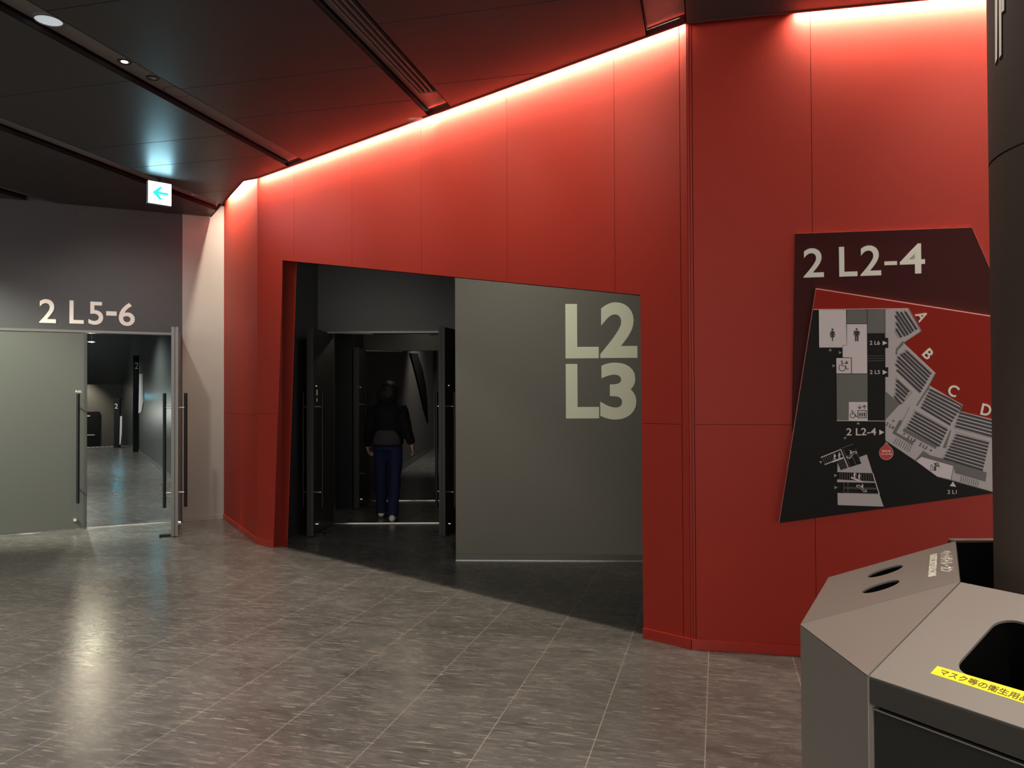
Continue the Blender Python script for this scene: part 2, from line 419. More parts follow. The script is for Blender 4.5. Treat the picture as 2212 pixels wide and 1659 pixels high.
# red returns lining the opening
def lining(mb, fr, p, q, inward, d0, d1, t=.012):
    a = Vector(p); b = Vector(q); n = Vector(inward)*t
    mb.prism(fr, [tuple(a), tuple(b), tuple(b+n), tuple(a+n)], d0, d1)
lining(mb, FB, oBL, oTL, (-1, 0), -.16, -.002); lining(mb, FB, oTL, oTR, (0, 1), -.16, -.002); lining(mb, FB, oTR, oBR, (1, 0), -.16, -.002)
# corner post
mb.fbox(FB, LB-.046, LB-.002, 0, WT, -.05, .002)
st(mb.build('wall_back', RED))
mb = MB()
mb.prism(FB, [(0, .0), (oBL[0]-.0, 0), (oBL[0]+(oTL[0]-oBL[0])*.062/oTL[1], .062), (0, .062)], 0, .013)
mb.fbox(FB, oBR[0]+.002, LB+.004, 0, .062, 0, .013)
st(mb.build('baseboard_back', REDB, bevel=.0015))
LFa = FF.L
mb = MB(); mb.fbox(FF, 0, LFa, 0, WT, -.1, -.008); st(mb.build('wall_back', REDD))
mb = MB(); outF = [(0.0, 0), (LFa, 0), (LFa, WT), (0.0, WT)]
zl = [0, JZ-.02, WT]
for c, d in zip(zl[:-1], zl[1:]): mb.prism(FF, [(0.012, c+.0015 if c else 0), (LFa-.001, c+.0015 if c else 0), (LFa-.001, d-.0015), (0.012, d-.0015)], -.012, 0)
mb.fbox(FF, 0, .012, 0, WT-.2, -.012, .003)
st(mb.build('wall_back', RED))
mb = MB(); mb.fbox(FF, 0, LFa+.004, 0, .062, 0, .013); st(mb.build('baseboard_back', REDB, bevel=.0015))
LR = FR.L
mb = MB(); mb.fbox(FR, 0, LR, 0, WT, -.12, -.008); st(mb.build('wall_right', REDD))
jr = [FR.px(1754, 400)[0], FR.px(1754, 400)[0]+1.0, FR.px(1754, 400)[0]+2.0]
mb = MB(); sv = [.03]+jr+[LR]
mb.fbox(FR, 0.0, .012, 0, WT, -.012, .002); mb.fbox(FR, .015, .027, 0, WT, -.012, .0)
jj = FR.px(1766, 1300)[0]
for i, (a, b) in enumerate(zip(sv[:-1], sv[1:])):
    for c, d in ((0, JZ), (JZ, WT)):
        mb.prism(FR, [(a+.0015, c+(.0015 if c else 0)), (b-.0015, c+(.0015 if c else 0)), (b-.0015, d-.0015), (a+.0015, d-.0015)], -.012, 0)
st(mb.build('wall_right', RED))
mb = MB(); mb.fbox(FR, .004, LR, 0, .062, 0, .013); st(mb.build('baseboard_right', REDB, bevel=.0015))

# ---- LED strips in the cove (things) and their light
for name, fr, s0, s1, pw, of_ in COVE:
    if fr is FF: cove(name, fr, s0, s1, pw, off=of_, z=CH+.235, tilt=.5, spread=150)
    else: cove(name, fr, s0, s1, pw, off=of_)
LEDM = mat('led_lens', (.9, .85, .75), .4, emit=(1, .85, .65), estr=6)
LEDH = mat('led_housing', (.5, .5, .5), .4, metal=.8)
for (name, fr, s0, s1, pw, of_), lab in zip(COVE, ('long warm LED strip tucked above the red wall over the opening', 'short warm LED strip above the narrow red facet beside the grey wall', 'warm LED strip above the right red wall over the floor map')):
    t = thing('led_strip', fr.w((s0+s1)/2, CH+.05, .03), lab, 'light')
    zl_ = .21 if fr is FF else 0
    m1 = MB(); m1.fbox(fr, s0, s1, CH+zl_+.055, CH+zl_+.08, of_-.012, of_+.010); m1.build('housing', LEDH, t)
    m1 = MB(); m1.fbox(fr, s0+.01, s1-.01, CH+zl_+.050, CH+zl_+.0548, of_-.009, of_+.007); m1.build('lens', LEDM, t)

# ---- vestibule behind the opening
G0 = atz(985, 1210); G1 = atz(1388, 1212)
FG = Frame(G0, G1)
mb = MB(); mb.fbox(FG, 0, 2.6, 0, WT, -.12, 0); st(mb.build('wall_vestibule', GWALL))
mb = MB(); mb.fbox(FG, -.001, 2.6, 0, .058, 0, .008); st(mb.build('baseboard_vestibule', mat('olive_baseboard', (.10, .096, .078), .35), bevel=.0015))
mb = MB(); mb.fbox(FG, 0, 2.6, 0, .006, .008, .016); st(mb.build('trim_33', mat('bright_sill', (.6, .6, .55), .3, metal=.7)))
DWALL2 = mat('vestibule_lit_charcoal', (.075, .074, .072), .55, bump=.2, bscale=500)  # charcoal paint lightened: light on the door header put into the colour
VY = 9.02
xa = (687-1106)/F*VY; xd0 = -2.13; xd1 = -.47; xr = -.40
FD = Frame((xa-.2, VY), (xr+.3, VY))
sx = lambda X: X-(xa-.2)
mb = MB(); mb.prism(FD, [(0, 0), (sx(xd0)-.03, 0), (sx(xd0)-.03, DH), (sx(xd1)+.03, DH), (sx(xd1)+.03, 0), (FD.L, 0), (FD.L, WT), (0, WT)], -.12, 0)
st(mb.build('wall_vestibule', DWALL2))
mb = MB(); mb.prism(FD, [(sx(xd0)-.06, 0), (sx(xd0)-.03, 0), (sx(xd0)-.03, DH), (sx(xd1)+.03, DH), (sx(xd1)+.03, 0), (sx(xd1)+.06, 0), (sx(xd1)+.06, DH+.025), (sx(xd0)-.06, DH+.025)], -.12, .008)
st(mb.build('trim_34', EDGE))
FV = Frame((-2.36, 7.78), (xa, VY)); mb = MB(); mb.fbox(FV, 0, FV.L, 0, WT, -.1, 0); st(mb.build('wall_vestibule', DWALL))
mb = MB(); mb.fbox(FV, 0, FV.L, 0, .06, 0, .008); st(mb.build('baseboard_vestibule', DWALL))
FVr = Frame((xr, VY), (G0.x+.002, G0.y+.1)); mb = MB(); mb.fbox(FVr, 0, FVr.L, 0, WT, -.1, 0); st(mb.build('wall_vestibule', GWALL))
mb = MB(); mb.box(((xd0+xd1)/2, VY+.02, .003), (xd1-xd0, .05, .006)); st(mb.build('trim_35', CHROME))
# lobby between the two pairs of doors
LY = 10.93; LX = -2.33; LH = 2.6
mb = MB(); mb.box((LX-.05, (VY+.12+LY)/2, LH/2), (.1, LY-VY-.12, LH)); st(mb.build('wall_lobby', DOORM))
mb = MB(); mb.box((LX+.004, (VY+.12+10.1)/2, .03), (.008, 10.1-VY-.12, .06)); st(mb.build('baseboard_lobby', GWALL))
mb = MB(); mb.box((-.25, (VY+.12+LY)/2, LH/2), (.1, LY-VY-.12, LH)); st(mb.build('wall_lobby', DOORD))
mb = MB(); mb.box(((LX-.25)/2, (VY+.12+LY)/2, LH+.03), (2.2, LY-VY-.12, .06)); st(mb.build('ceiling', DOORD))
mb = MB(); mb.box((-2.215, 10.13+.35, 1.3), (.225, .75, 2.6)); st(mb.build('wall_lobby', BLACKM))
FI = Frame((LX, LY), (-.2, LY)); si = lambda X: X-LX
mb = MB(); mb.prism(FI, [(0, 0), (si(-2.06), 0), (si(-2.06), 2.13), (si(-.55), 2.13), (si(-.55), 0), (FI.L, 0), (FI.L, 2.9), (0, 2.9)], -.12, 0)
st(mb.build('wall_lobby', DOORD))
mb = MB(); mb.box((-1.3, LY+.02, .003), (1.5, .045, .006)); st(mb.build('trim_36', CHROME))
# dark passage into the hall beyond
PW = mat('passage_wall', (.055, .050, .047), .5, var=.1)
mb = MB(); mb.box((-2.2-.06, 16.3, 2.0), (.12, 10.4, 4.0)); st(mb.build('wall_passage', PW))
mb = MB(); mb.box((-2.2+.004, 16.3, .05), (.008, 10.4, .1)); st(mb.build('baseboard_passage', DOORM))
mb = MB(); mb.box((.2, 16.3, 2.0), (.12, 10.4, 4.0)); st(mb.build('wall_passage', PW))
mb = MB(); mb.box((-1.0, 25.06, 2.0), (5.5, .12, 4.0)); st(mb.build('wall_passage', PW))
mb = MB(); mb.box((-3.6, 21.6, 2), (3, .12, 4)); st(mb.build('wall_passage', PW))
FP = Frame((-2.2, 24), (-2.2, 11)); FP.n = Vector((1, 0, 0)); FP = Plane((-2.2, 11.0, 0), (0, 1, 0), (0, 0, 1))
sp_ = [FP.px(x, y) for x, y in ((884, 763), (899, 763), (911, 800), (918, 835), (921, 872), (923, 914), (913, 880), (903, 835), (893, 795))]
mb = MB(); mb.prism(FP, sp_, 0.0, .03); tag(mb.build('hanging_drape', mat('dark_drape', (.008, .007, .007), 1.0, spec=0)), 'narrow dark drape hanging in a curve on the passage wall beyond the person', 'drape')
t = thing('handrail', (-1.95, 22.0, 0), 'short dark metal railing at the far end of the passage beyond the person', 'railing')
for i, X in enumerate((-2.15, -1.85, -1.55)): m1 = MB(); m1.tube((X, 22, 0), (X, 22, 1.0), .02); m1.build('post', BLACKM, t)
for z in (.35, .65, 1.0): m1 = MB(); m1.tube((-2.15, 22, z), (-1.55, 22, z), .014); m1.build('rail', EDGE, t)

# ---- corridor behind the left doors
FK = Frame(KE, K0)
FK = Plane(K0, cdir, (0, 0, 1))         # s from near to far, normal towards corridor
if FK.n.dot(-cper) < 0: FK.n = -FK.n
LK = (KE-K0).length
CW = mat('corridor_wall', (.070, .078, .080), .32, bump=.1, bscale=60)
mb = MB(); mb.fbox(FK, 0, LK+8, -2.5, WT, -.1, 0); st(mb.build('wall_corridor', CW))
mb = MB(); mb.fbox(FK, 0, LK, 0, .07, 0, .01); st(mb.build('baseboard_corridor', mat('corridor_base', (.16, .16, .15), .3)))
mb = MB(); mb.fbox(FK, 0, LK+8, -2.5, WT, 4.2, 4.3); st(mb.build('wall_corridor', CW))
mb = MB(); mb.add([FK.w(a, z, d) for a, z in ((0, 3.3), (LK, 3.3), (LK+3.6, 1.9), (LK+3.6, 2.05), (LK, 3.45), (0, 3.45)) for d in (0.0, 4.2)],
   [(0, 2, 3, 1), (2, 4, 5, 3), (6, 8, 9, 7), (8, 10, 11, 9), (0, 1, 11, 10), (4, 6, 7, 5), (0, 10, 8, 6, 4, 2), (1, 3, 5, 7, 9, 11)])
st(mb.build('ceiling', CW))
mb = MB(); mb.fbox(Plane(FK.w(LK+5.5, 0, 0), FK.n, (0, 0, 1)), 0, 4.2, -2.5, WT, -.05, .05); st(mb.build('wall_corridor', mat('lower_hall_wall', (.12, .115, .105), .6)))
mb = MB()
for i in range(9): mb.fbox(FK, LK+i*.3, LK+(i+1)*.3, -2.5, -.16*(i+1), 0, 4.2)
mb.fbox(FK, LK+2.7, LK+5.5, -2.6, -1.45, 0, 4.2)
st(mb.build('floor', FLOORM))
mb = MB()
for i in range(34): mb.fbox(FK, LK-.24, LK-.17, .001, .006, .15+i*.12, .21+i*.12)
tag(mb.build('tactile_strip', mat('tactile', (.7, .68, .6), .4), kind='stuff'), 'row of pale warning studs on the floor edge at the far end of the left corridor', 'floor studs')
mb = MB(); mb.fbox(FK, LK-.05, LK, .0, .006, 0, 4.2); st(mb.build('trim_37', mat('nosing', (.45, .44, .4), .35)))
# lower hall doors seen over the stairs
FE = Plane(FK.w(LK+5.44, 0, 0), FK.n, (0, 0, 1))
for a in (.7,):
    t = thing('hall_door', FE.w(a, -1.45, 0), 'black door below the stairs at the far end of the left corridor', 'door')
    sgn = 1 if FE.n.dot(EYE-FE.o) > 0 else -1
    m1 = MB(); m1.fbox(FE, a, a+1.0, -1.45, .95, sgn*.0, sgn*.06); m1.build('leaf', BLACKM, t)
    m1 = MB(); m1.fbox(FE, a+.15, a+.85, .1, .14, sgn*.06, sgn*.08); m1.build('push_bar', CHROME, t)
    m1 = MB(); m1.fbox(FE, a+.3, a+.75, .78, .82, sgn*.06, sgn*.07); m1.build('nameplate', CREAM, t)

# fins with seat-door numbers in the corridor
def fin(x0, x1, y0, y1, yb, label, glbl):
    s = FK.px(x1+.6, 900)[0] if x0 > 270 else (atz((x0+x1)/2, yb)-K0).dot(cdir)
    fr = Frame(FK.w(s, 0, 0), FK.w(s, 0, 0)+Vector((1, 0, 0)))
    a = fr.px(x0, y1)[0]; b = fr.px(x1, y1)[0]; zt = fr.px(x0, y0)[1]
    t = thing('entrance_fin', fr.w((a+b)/2, 0, 0), label, 'sign post')
    m1 = MB(); m1.fbox(fr, a, b, 0, zt, -.08, 0); m1.build('post', BLACKM, t)
    return t, fr, a, b, zt
t, fr, a, b, zt = fin(287, 299.5, 768, 972, 973, 'tall black post with a white 2 on the corridor wall, nearer of the two', '')
m1 = MB(); glyph_px(m1, fr, '2', 291.5, 783, 299, 797, .0, .01, .0); m1.build('number', WHITE, t)
pp = [FK.px(x, y, .022) for x, y in ((301, 808), (308, 807), (308.5, 870), (305, 890), (299, 893), (300, 850))]
t2 = MB(); t2.prism(FK, pp, .004, .022); tag(t2.build('poster', mat('poster_white', (.75, .74, .76), .5)), 'white notice hanging beside the nearer black post in the left corridor', 'poster')
t, fr, a, b, zt = fin(246, 258, 860, 962, 968, 'black post with a small white 2 further down the left corridor', '')
m1 = MB(); glyph_px(m1, fr, '2', 247.5, 872, 254.5, 882.5, .0, .01, .0); m1.build('number', WHITE, t)
pp = [fr.px(x, y, .0) for x, y in ((259.5, 899), (263.5, 899), (263, 935), (260, 961), (258, 960))]
t2 = MB(); t2.prism(fr, pp, -.02, .0); tag(t2.build('poster', MATS['poster_white']), 'narrow white notice beside the farther black post in the left corridor', 'poster')

# ================================================================== DOORS
def bar_handle(parent, c0, c1, toward, r=.017, stand=.07, lab=None):
    """vertical pull bar between c0 (top) and c1 (bottom); 'toward' points from bar to leaf"""
    m1 = MB(); m1.tube(c0, c1, r); h = m1.build('pull_handle', BLACKM, parent)
    tw = Vector(toward).normalized()
    for f in (.125, .87):
        p = Vector(c0).lerp(Vector(c1), f); m1 = MB(); m1.tube(p, p+tw*stand, .009); m1.build('bracket', CHROME, h)
    return h
# closed leaf, left doors
t = thing('door_leaf', FL.w((sLj+doorL)/2, 0, 0), 'closed grey door leaf under the 2 L5-6 lettering at the far left', 'door')
mb = MB(); mb.fbox(FL, sLj+.004, doorL, .008, DH-.006, -.045, .004); mb.build('panel', DOORM, t, bevel=.002)
hs = FL.px(168.5, 960, .07)[0]; bar_handle(t, FL.w(hs, 1.53, .075), FL.w(hs, .30, .075), -FL.n)
q = FL.px(162, 1123, .02); mb = MB(); mb.tube(FL.w(q[0], q[1], .004), FL.w(q[0], q[1], .03), .024, .018); mb.build('floor_lock', CHROME, t)
mb = MB(); text_quad(mb, FL, 'PULL', (163, 848), (177, 847.5), (163, 843.5), .004, .0055, .01); mb.build('pull_label', WHITE, t)
mb = MB(); mb.fbox(FL, doorL-.03, doorL, .008, DH-.006, .004, .007); mb.build('edge_strip', mat('dark_edge', (.04, .04, .04), .4), t)
# open leaf, left doors
hin = FL.w(sJ-.03, 0, .02); tip = atz(377, 1160); tip = Vector((tip.x, tip.y, 0))
FO = Frame(hin, tip)      # s from hinge to tip
if FO.n.x < 0: FO.n = -FO.n    # n towards +X side
LO = FO.L
t = thing('door_leaf', hin, 'open grey door leaf seen edge-on beside the pale grey wall', 'door')
mb = MB(); mb.fbox(FO, .0, LO, .008, DH-.006, -.03, .03); mb.build('panel', DOORM, t, bevel=.003)
mb = MB(); mb.fbox(FO, LO, LO+.004, .008, DH+.012, -.034, -.004); mb.fbox(FO, LO, LO+.006, .008, DH+.012, .006, .034); mb.build('edge_strip', EDGE, t)
for sd in (1, -1):
    bar_handle(t, FO.w(LO-.12, 1.53, sd*.105), FO.w(LO-.12, .30, sd*.105), -FO.n*sd)
mb = MB(); mb.tube(FO.w(LO-.12, .13, .03), FO.w(LO-.12, .13, .06), .024, .018); mb.build('floor_lock', CHROME, t)
mb = MB(); mb.fbox(FO, LO-.08, LO-.02, .0, .03, -.15, -.03); mb.build('door_stop', BLACKM, t, bevel=.004)
# vestibule outer leaves
def leaf(hinge, tip_, label, mtl, z1=DH-.006, stop=0, th=.034, hz=(1.53, .30), sides=(1, -1)):
    fr = Frame(hinge, tip_)
    if fr.n.x < 0: fr.n = -fr.n
    L = fr.L; t = thing('door_leaf', fr.o, label, 'door')
    m1 = MB(); m1.fbox(fr, 0, L, .008, z1, -th, th); m1.build('panel', mtl, t, bevel=.003)
    m1 = MB(); m1.fbox(fr, L, L+.004, .008, z1+.012, -th-.002, -.003); m1.fbox(fr, L, L+.005, .008, z1+.012, .003, th+.002); m1.build('edge_strip', mat('dark_edge_metal', (.022, .020, .020), .45, metal=.3), t)
    for sd in sides: bar_handle(t, fr.w(L-.10, hz[0], sd*(th+.07)), fr.w(L-.10, hz[1], sd*(th+.07)), -fr.n*sd)
    for sd in sides:
        m1 = MB(); m1.tube(fr.w(L-.10, .12, sd*th), fr.w(L-.10, .12, sd*(th+.025)), .020, .015); m1.build('floor_lock', CHROME, t)
        m1 = MB(); m1.tube(fr.w(L-.11, 1.60, sd*th), fr.w(L-.11, 1.60, sd*(th+.012)), .018, .014); m1.build('thumb_turn', CHROME, t)
    if stop: m1 = MB(); m1.fbox(fr, L-.10, L-.04, 0, .03, stop*th, stop*(th+.10)); m1.build('door_stop', BLACKM, t, bevel=.004)
    m1 = MB(); m1.add([fr.w(.25, z1-.012, 0), fr.w(.29, z1-.012, 0), fr.w(.02, z1-.012, .5 if stop >= 0 else -.5), fr.w(-.02, z1-.012, .5 if stop >= 0 else -.5)] + [fr.w(.25, z1+.0, 0), fr.w(.29, z1+.0, 0), fr.w(.02, z1, .5 if stop >= 0 else -.5), fr.w(-.02, z1, .5 if stop >= 0 else -.5)],
        [(3, 2, 1, 0), (4, 5, 6, 7), (0, 1, 5, 4), (1, 2, 6, 5), (2, 3, 7, 6), (3, 0, 4, 7)]); m1.build('closer_arm', EDGE, t)
    return t, fr
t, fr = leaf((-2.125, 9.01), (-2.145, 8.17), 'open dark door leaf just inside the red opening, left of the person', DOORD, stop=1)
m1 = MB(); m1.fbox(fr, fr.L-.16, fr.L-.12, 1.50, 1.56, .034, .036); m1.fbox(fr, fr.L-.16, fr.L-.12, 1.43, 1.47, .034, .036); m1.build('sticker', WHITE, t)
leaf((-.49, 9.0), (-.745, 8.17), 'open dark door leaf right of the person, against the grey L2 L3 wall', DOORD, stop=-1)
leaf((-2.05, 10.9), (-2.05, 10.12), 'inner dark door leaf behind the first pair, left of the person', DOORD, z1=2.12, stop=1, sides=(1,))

# ================================================================== LETTERING
t = thing('wall_lettering', FL.w(FL.px(188, 675)[0], FL.px(188, 698)[1], 0), 'white 2 L5-6 lettering on the dark wall above the left doors', 'sign')
for ch, x0, y0, x1, y1 in (('2', 84.6, 647, 121, 697), ('L', 150, 650, 181, 698.5), ('5', 191, 652.5, 223, 701), ('-', 229.5, 673, 252, 681.5), ('6', 256.6, 655, 291.3, 703.5)):
    m1 = MB(); glyph_px(m1, FL, ch, x0, y0, x1, y1, 0, .006, .012); m1.build('character', WHITE, t)
t = thing('wall_lettering', FG.w(FG.px(1298, 780)[0], FG.px(1298, 905)[1], 0), 'large cream L2 over L3 lettering on the grey wall in the red opening', 'sign')
for ch, x0, y0, x1, y1 in (('L', 1221.8, 656, 1292.7, 774.3), ('2', 1296.8, 652.5, 1376.2, 773.5), ('L', 1222.6, 785.8, 1293.5, 904), ('3', 1296.8, 783, 1374, 906.5)):
    m1 = MB(); glyph_px(m1, FG, ch, x0, y0, x1, y1, 0, .002, .035); m1.build('character', CREAM, t)

# ================================================================== WALL MAP
def c5(x, y): return (1650+x/2.4395, 480+y/2.4395)
def c6(x, y): return (1700+x/5.53, 640+y/5.53)
def c9(x, y): return (1890+x/3.685, 640+y/3.685)
def c8(x, y): return (1750+x/11.642, 970+y/11.642)
MAPW = mat('map_pink_white', (.74, .63, .63), .55); MAPL = mat('map_light_grey', (.52, .45, .45), .55); MAPG = mat('map_grey', (.145, .135, .120), .55)
MAPK = mat('map_black', (.010, .008, .007), .6, spec=.2); MAPD = mat('map_dark_ink', (.035, .025, .03), .55); MAPR = mat('map_red', (.32, .020, .010), .7, spec=.15)
MAPM = mat('map_maroon', (.050, .0035, .003), .6, spec=.2); PINR = mat('pin_red', (.62, .03, .015), .5); MAPE = mat('board_edge', (.55, .15, .12), .35); LETC = mat('sign_letter_grey', (.84, .81, .71), .5)
sg = thing('wall_sign', FR.w(FR.px(1940, 800)[0], FR.px(1940, 1100)[1], 0), 'dark floor map sign headed 2 L2-4 on the right red wall above the bins', 'sign')
def fp(pts, d, cc): return [FR.px(*cc(x, y), d) for x, y in pts]
def part(pts, d0, d1, cc, m, name, parent, bevel=0):
    m1 = MB(); m1.prism(FR, fp(pts, d1, cc), d0, d1); return m1.build(name, m, parent, bevel=bevel)
part([(167, 60), (1097, 27), (1310, 512), (1300, 1100), (149, 1100)], 0, .012, c5, MAPM, 'backing_panel', sg)
hd = MB()
lt = sg
for ch, x0, y0, x1, y1 in (('2', 1736, 535.3, 1779.2, 599.7), ('L', 1813, 532, 1851.8, 597.6), ('2', 1859, 529.2, 1903, 596), ('-', 1910.7, 564, 1937.8, 573), ('4', 1944.7, 525.5, 1997.7, 592)):
    m1 = MB(); glyph_px(m1, FR, ch, x0, y0, x1, y1, .012, .018, .012); m1.build('heading_character', LETC, sg)
D = .030
mbd = part([(275, 350), (1330, 516), (1330, 1411), (80, 1586)], .010, D, c5, MAPK, 'map_board', sg)
def strokes(lst, wd, d0, d1, cc, mb=None):
    m1 = mb or MB()
    for pts in lst:
        P = [Vector(FR.px(*cc(*p), d1)) for p in pts]
        for a, b in zip(P[:-1], P[1:]):
            t = (b-a)
            if t.length < 1e-6: continue
            t.normalize(); n = Vector((-t.y, t.x))*wd/2; e = t*wd*.25
            m1.prism(FR, [tuple(a-n-e), tuple(b-n+e), tuple(b+n+e), tuple(a+n-e)], d0, d1)
    return m1
strokes([[(275, 350), (1330, 516)]], .006, .012, D+.0015, c5).build('painted_edge_glow', mat('painted_edge_glow', (.95, .35, .3), .3), sg)  # cove glow on the board's top edge painted as a pale red strip
strokes([[(275, 350), (80, 1586)]], .0025, .012, D+.001, c5).build('left_edge', MAPE, sg)
strokes([[(167, 60), (1097, 27), (1310, 512)]], .002, .004, .0135, c5).build('backing_edge', MAPE, sg)
part([(275, 352), (1330, 518), (1330, 1070), (1205, 1040), (1040, 998), (1050, 965), (872, 862), (905, 797), (735, 636), (830, 573), (763, 455), (262, 460)], D, D+.001, c5, MAPR, 'stage_area', mbd)
part([(637, 460), (762, 455), (830, 573), (735, 637), (905, 797), (872, 862), (1048, 965), (1030, 1000), (1205, 1042), (1300, 1065), (1300, 1440), (1207, 1420), (985, 1357), (915, 1340), (800, 1258), (640, 1150)], D+.001, D+.002, c5, MAPL, 'seating_plan', mbd)
for nm, pts in (('women_toilet', [(290, 462), (433, 462), (436, 648), (415, 648), (413, 660), (292, 660)]), ('men_toilet', [(438, 537), (543, 537), (545, 797), (464, 797), (463, 713), (416, 712), (415, 651), (438, 649)]),
                ('accessible_toilet', [(382, 716), (459, 716), (460, 797), (383, 797)]), ('lift_room', [(448, 947), (546, 947), (547, 1047), (447, 1047)]), ('drinks_corner', [(828, 1235), (1002, 1285), (988, 1357), (915, 1340), (800, 1258)])):
    part(pts, D+.001, D+.003, c5, MAPW, nm, mbd)
greys = [([(437, 462), (543, 462), (543, 534), (437, 534)], c5), ([(546, 462), (637, 460), (637, 585), (546, 585)], c5), ([(383, 800), (546, 800), (546, 946), (446, 946), (446, 1045), (385, 1045)], c5),
         ([(638, 888), (718, 958), (638, 1045)], c5), ([(195, 985), (217, 990), (212, 1015), (170, 1083), (310, 1163), (300, 1186), (140, 1090)], c9), ([(232, 1048), (495, 1190), (485, 1216), (222, 1075)], c9),
         ([(600, 1066), (608, 1068), (565, 1210), (540, 1205)], c9), ([(385, 1230), (445, 1268), (640, 1318), (890, 1403), (880, 1477), (640, 1408), (625, 1352), (365, 1277), (322, 1318), (318, 1310)], c9),
         ([(222, 357), (237, 372), (180, 432), (178, 466), (164, 462), (168, 420)], c9), ([(428, 712), (440, 716), (340, 872), (330, 868)], c9), ([(668, 905), (690, 862), (700, 866), (680, 910)], c9)]
for pts, cc in greys: part(pts, D+.001, D+.003, cc, MAPG, 'grey_area', mbd)
for _l in [[(262, 460), (763, 455), (830, 573)], [(735, 637), (905, 797)], [(872, 862), (1048, 965)], [(1035, 998), (1205, 1040)], [(385, 1046), (637, 1048)]]: strokes([_l], .003, D+.001, D+.0035, c5).build('white_outline', MAPW, mbd)
for _l in [[(762, 455), (830, 575), (735, 637)], [(905, 797), (868, 866), (805, 965)], [(1048, 968), (1032, 1005)], [(640, 460), (640, 1150), (800, 1258), (915, 1342), (985, 1360), (1207, 1422)], [(1000, 1286), (987, 1358)], [(800, 1258), (830, 1235)]]: strokes([_l], .003, D+.002, D+.0038, c5).build('grey_outline', MAPG, mbd)
for _l in [[(545, y), (632, y-1)] for y in (705, 718, 731)] : strokes([_l], .002, D, D+.002, c5).build('thin_line', MAPG, mbd)
m1 = MB(); rows = []
rows += [((243, 128), (330, 262)), ((208, 130), (303, 275)), ((175, 128), (285, 290)), ((166, 158), (262, 305)), ((172, 215), (238, 314)), ((170, 262), (208, 324))]
rows += list(zip([(252, 440), (230, 455), (208, 465), (185, 485), (180, 515), (170, 545), (178, 590)], [(443, 618), (428, 640), (415, 665), (402, 690), (388, 712), (375, 735), (362, 758)]))
rows += list(zip([(175, 672), (172, 705), (170, 742), (170, 775), (158, 800)], [(268, 760), (255, 782), (240, 802), (228, 830), (205, 853)]))
def fan(s0, s1, e0, e1, n): return [((s0[0]+(s1[0]-s0[0])*i/(n-1), s0[1]+(s1[1]-s0[1])*i/(n-1)), (e0[0]+(e1[0]-e0[0])*i/(n-1), e0[1]+(e1[1]-e0[1])*i/(n-1))) for i in range(n)]
rows += fan((440, 745), (372, 885), (688, 868), (598, 1020), 7)+fan((325, 930), (258, 1046), (572, 1066), (512, 1190), 6)
rows += fan((678, 930), (645, 1035), (1010, 1018), (1010, 1135), 5)+fan((650, 1105), (555, 1290), (903, 1172), (855, 1382), 9)
for r in rows: strokes([list(r)], .0125, D+.002, D+.003, c9).build('seat_row', MAPD, mbd)
for _l in [[(178, 600), (362, 775)], [(165, 645), (295, 765), (210, 862)], [(312, 905), (580, 1050)], [(372, 895), (600, 1030)], [(275, 885), (215, 1000)], [(630, 1050), (935, 1130)], [(640, 1078), (920, 1162)], [(155, 275), (190, 335)]]: strokes([_l], .002, D+.002, D+.003, c9).build('aisle_line', MAPG, mbd)
for _l in [[(175+i*17, 1128+i*8), (150+i*17, 1172+i*10)] for i in range(8)]+[[(690+i*17, 1430+i*5), (680+i*17, 1474+i*5)] for i in range(9)]: strokes([_l], .0028, D+.002, D+.0032, c9).build('stair_line', MAPG, mbd)
# row numbers
m1 = MB(); gcache = {}
def gtext(m1, s, cx, cy, h, ang, cc, d0, d1, off=.0, asp=.62):
    """centred text, cap height h and angle (clockwise, deg) in crop units"""
    key = (s, off)
    if key not in gcache: gcache[key] = glyph(s, off)
    vs, fs = gcache[key]; a = radians(ang); up = (sin(a), -cos(a)); rt = (cos(a), sin(a)); w = h*asp*len(s)
    def q(x, y): return (cx+rt[0]*(x-.5)*w+up[0]*(y-.5)*h, cy+rt[1]*(x-.5)*w+up[1]*(y-.5)*h)
    extr(m1, FR, vs, fs, d0, d1, lambda x, y: FR.px(*cc(*q(x, y)), d1))
def nums(rws, first, ang):
    for i, (a, b) in enumerate(rws):
        dx, dy = b[0]-a[0], b[1]-a[1]; l = hypot(dx, dy); m1 = MB(); gtext(m1, str(first+i), a[0]-dx/l*13, a[1]-dy/l*13, 11, ang, c9, D+.002, D+.003); m1.build('row_number', MAPD, mbd)
nums(rows[0:6], 1, 57); nums(rows[6:13], 1, 43); nums(rows[13:18], 8, 43); nums(rows[18:25], 1, 27); nums(rows[25:31], 8, 27); nums(rows[31:36], 1, 15); nums(rows[36:45], 6, 15)
for ch, x, y, h, an in (('A', 374, 158, 88, 62), ('B', 424, 460, 86, 48), ('C', 624, 752, 92, 28), ('D', 886, 905, 92, 13)):
    m1 = MB(); gtext(m1, ch, x, y, h, an, c9, D+.001, D+.006, .02, asp=.85 if ch != 'B' else .72); m1.build('block_letter', LETC, mbd)
for bd, q in (('2 L6', (c6(988, 580), c6(1110, 579), c6(988, 532))), ('2 L5', (c6(990, 929), c6(1112, 928), c6(990, 883))), ('2 L2-4', (c5(435, 1124), c5(592, 1122), c5(435, 1086))), ('2 L1', (c5(968, 1431), c5(1016, 1431), c5(968, 1411)))):
    m1 = MB(); text_quad(m1, FR, bd, *q, D+.001, D+.002, .01); m1.build('door_label', MAPW, mbd)
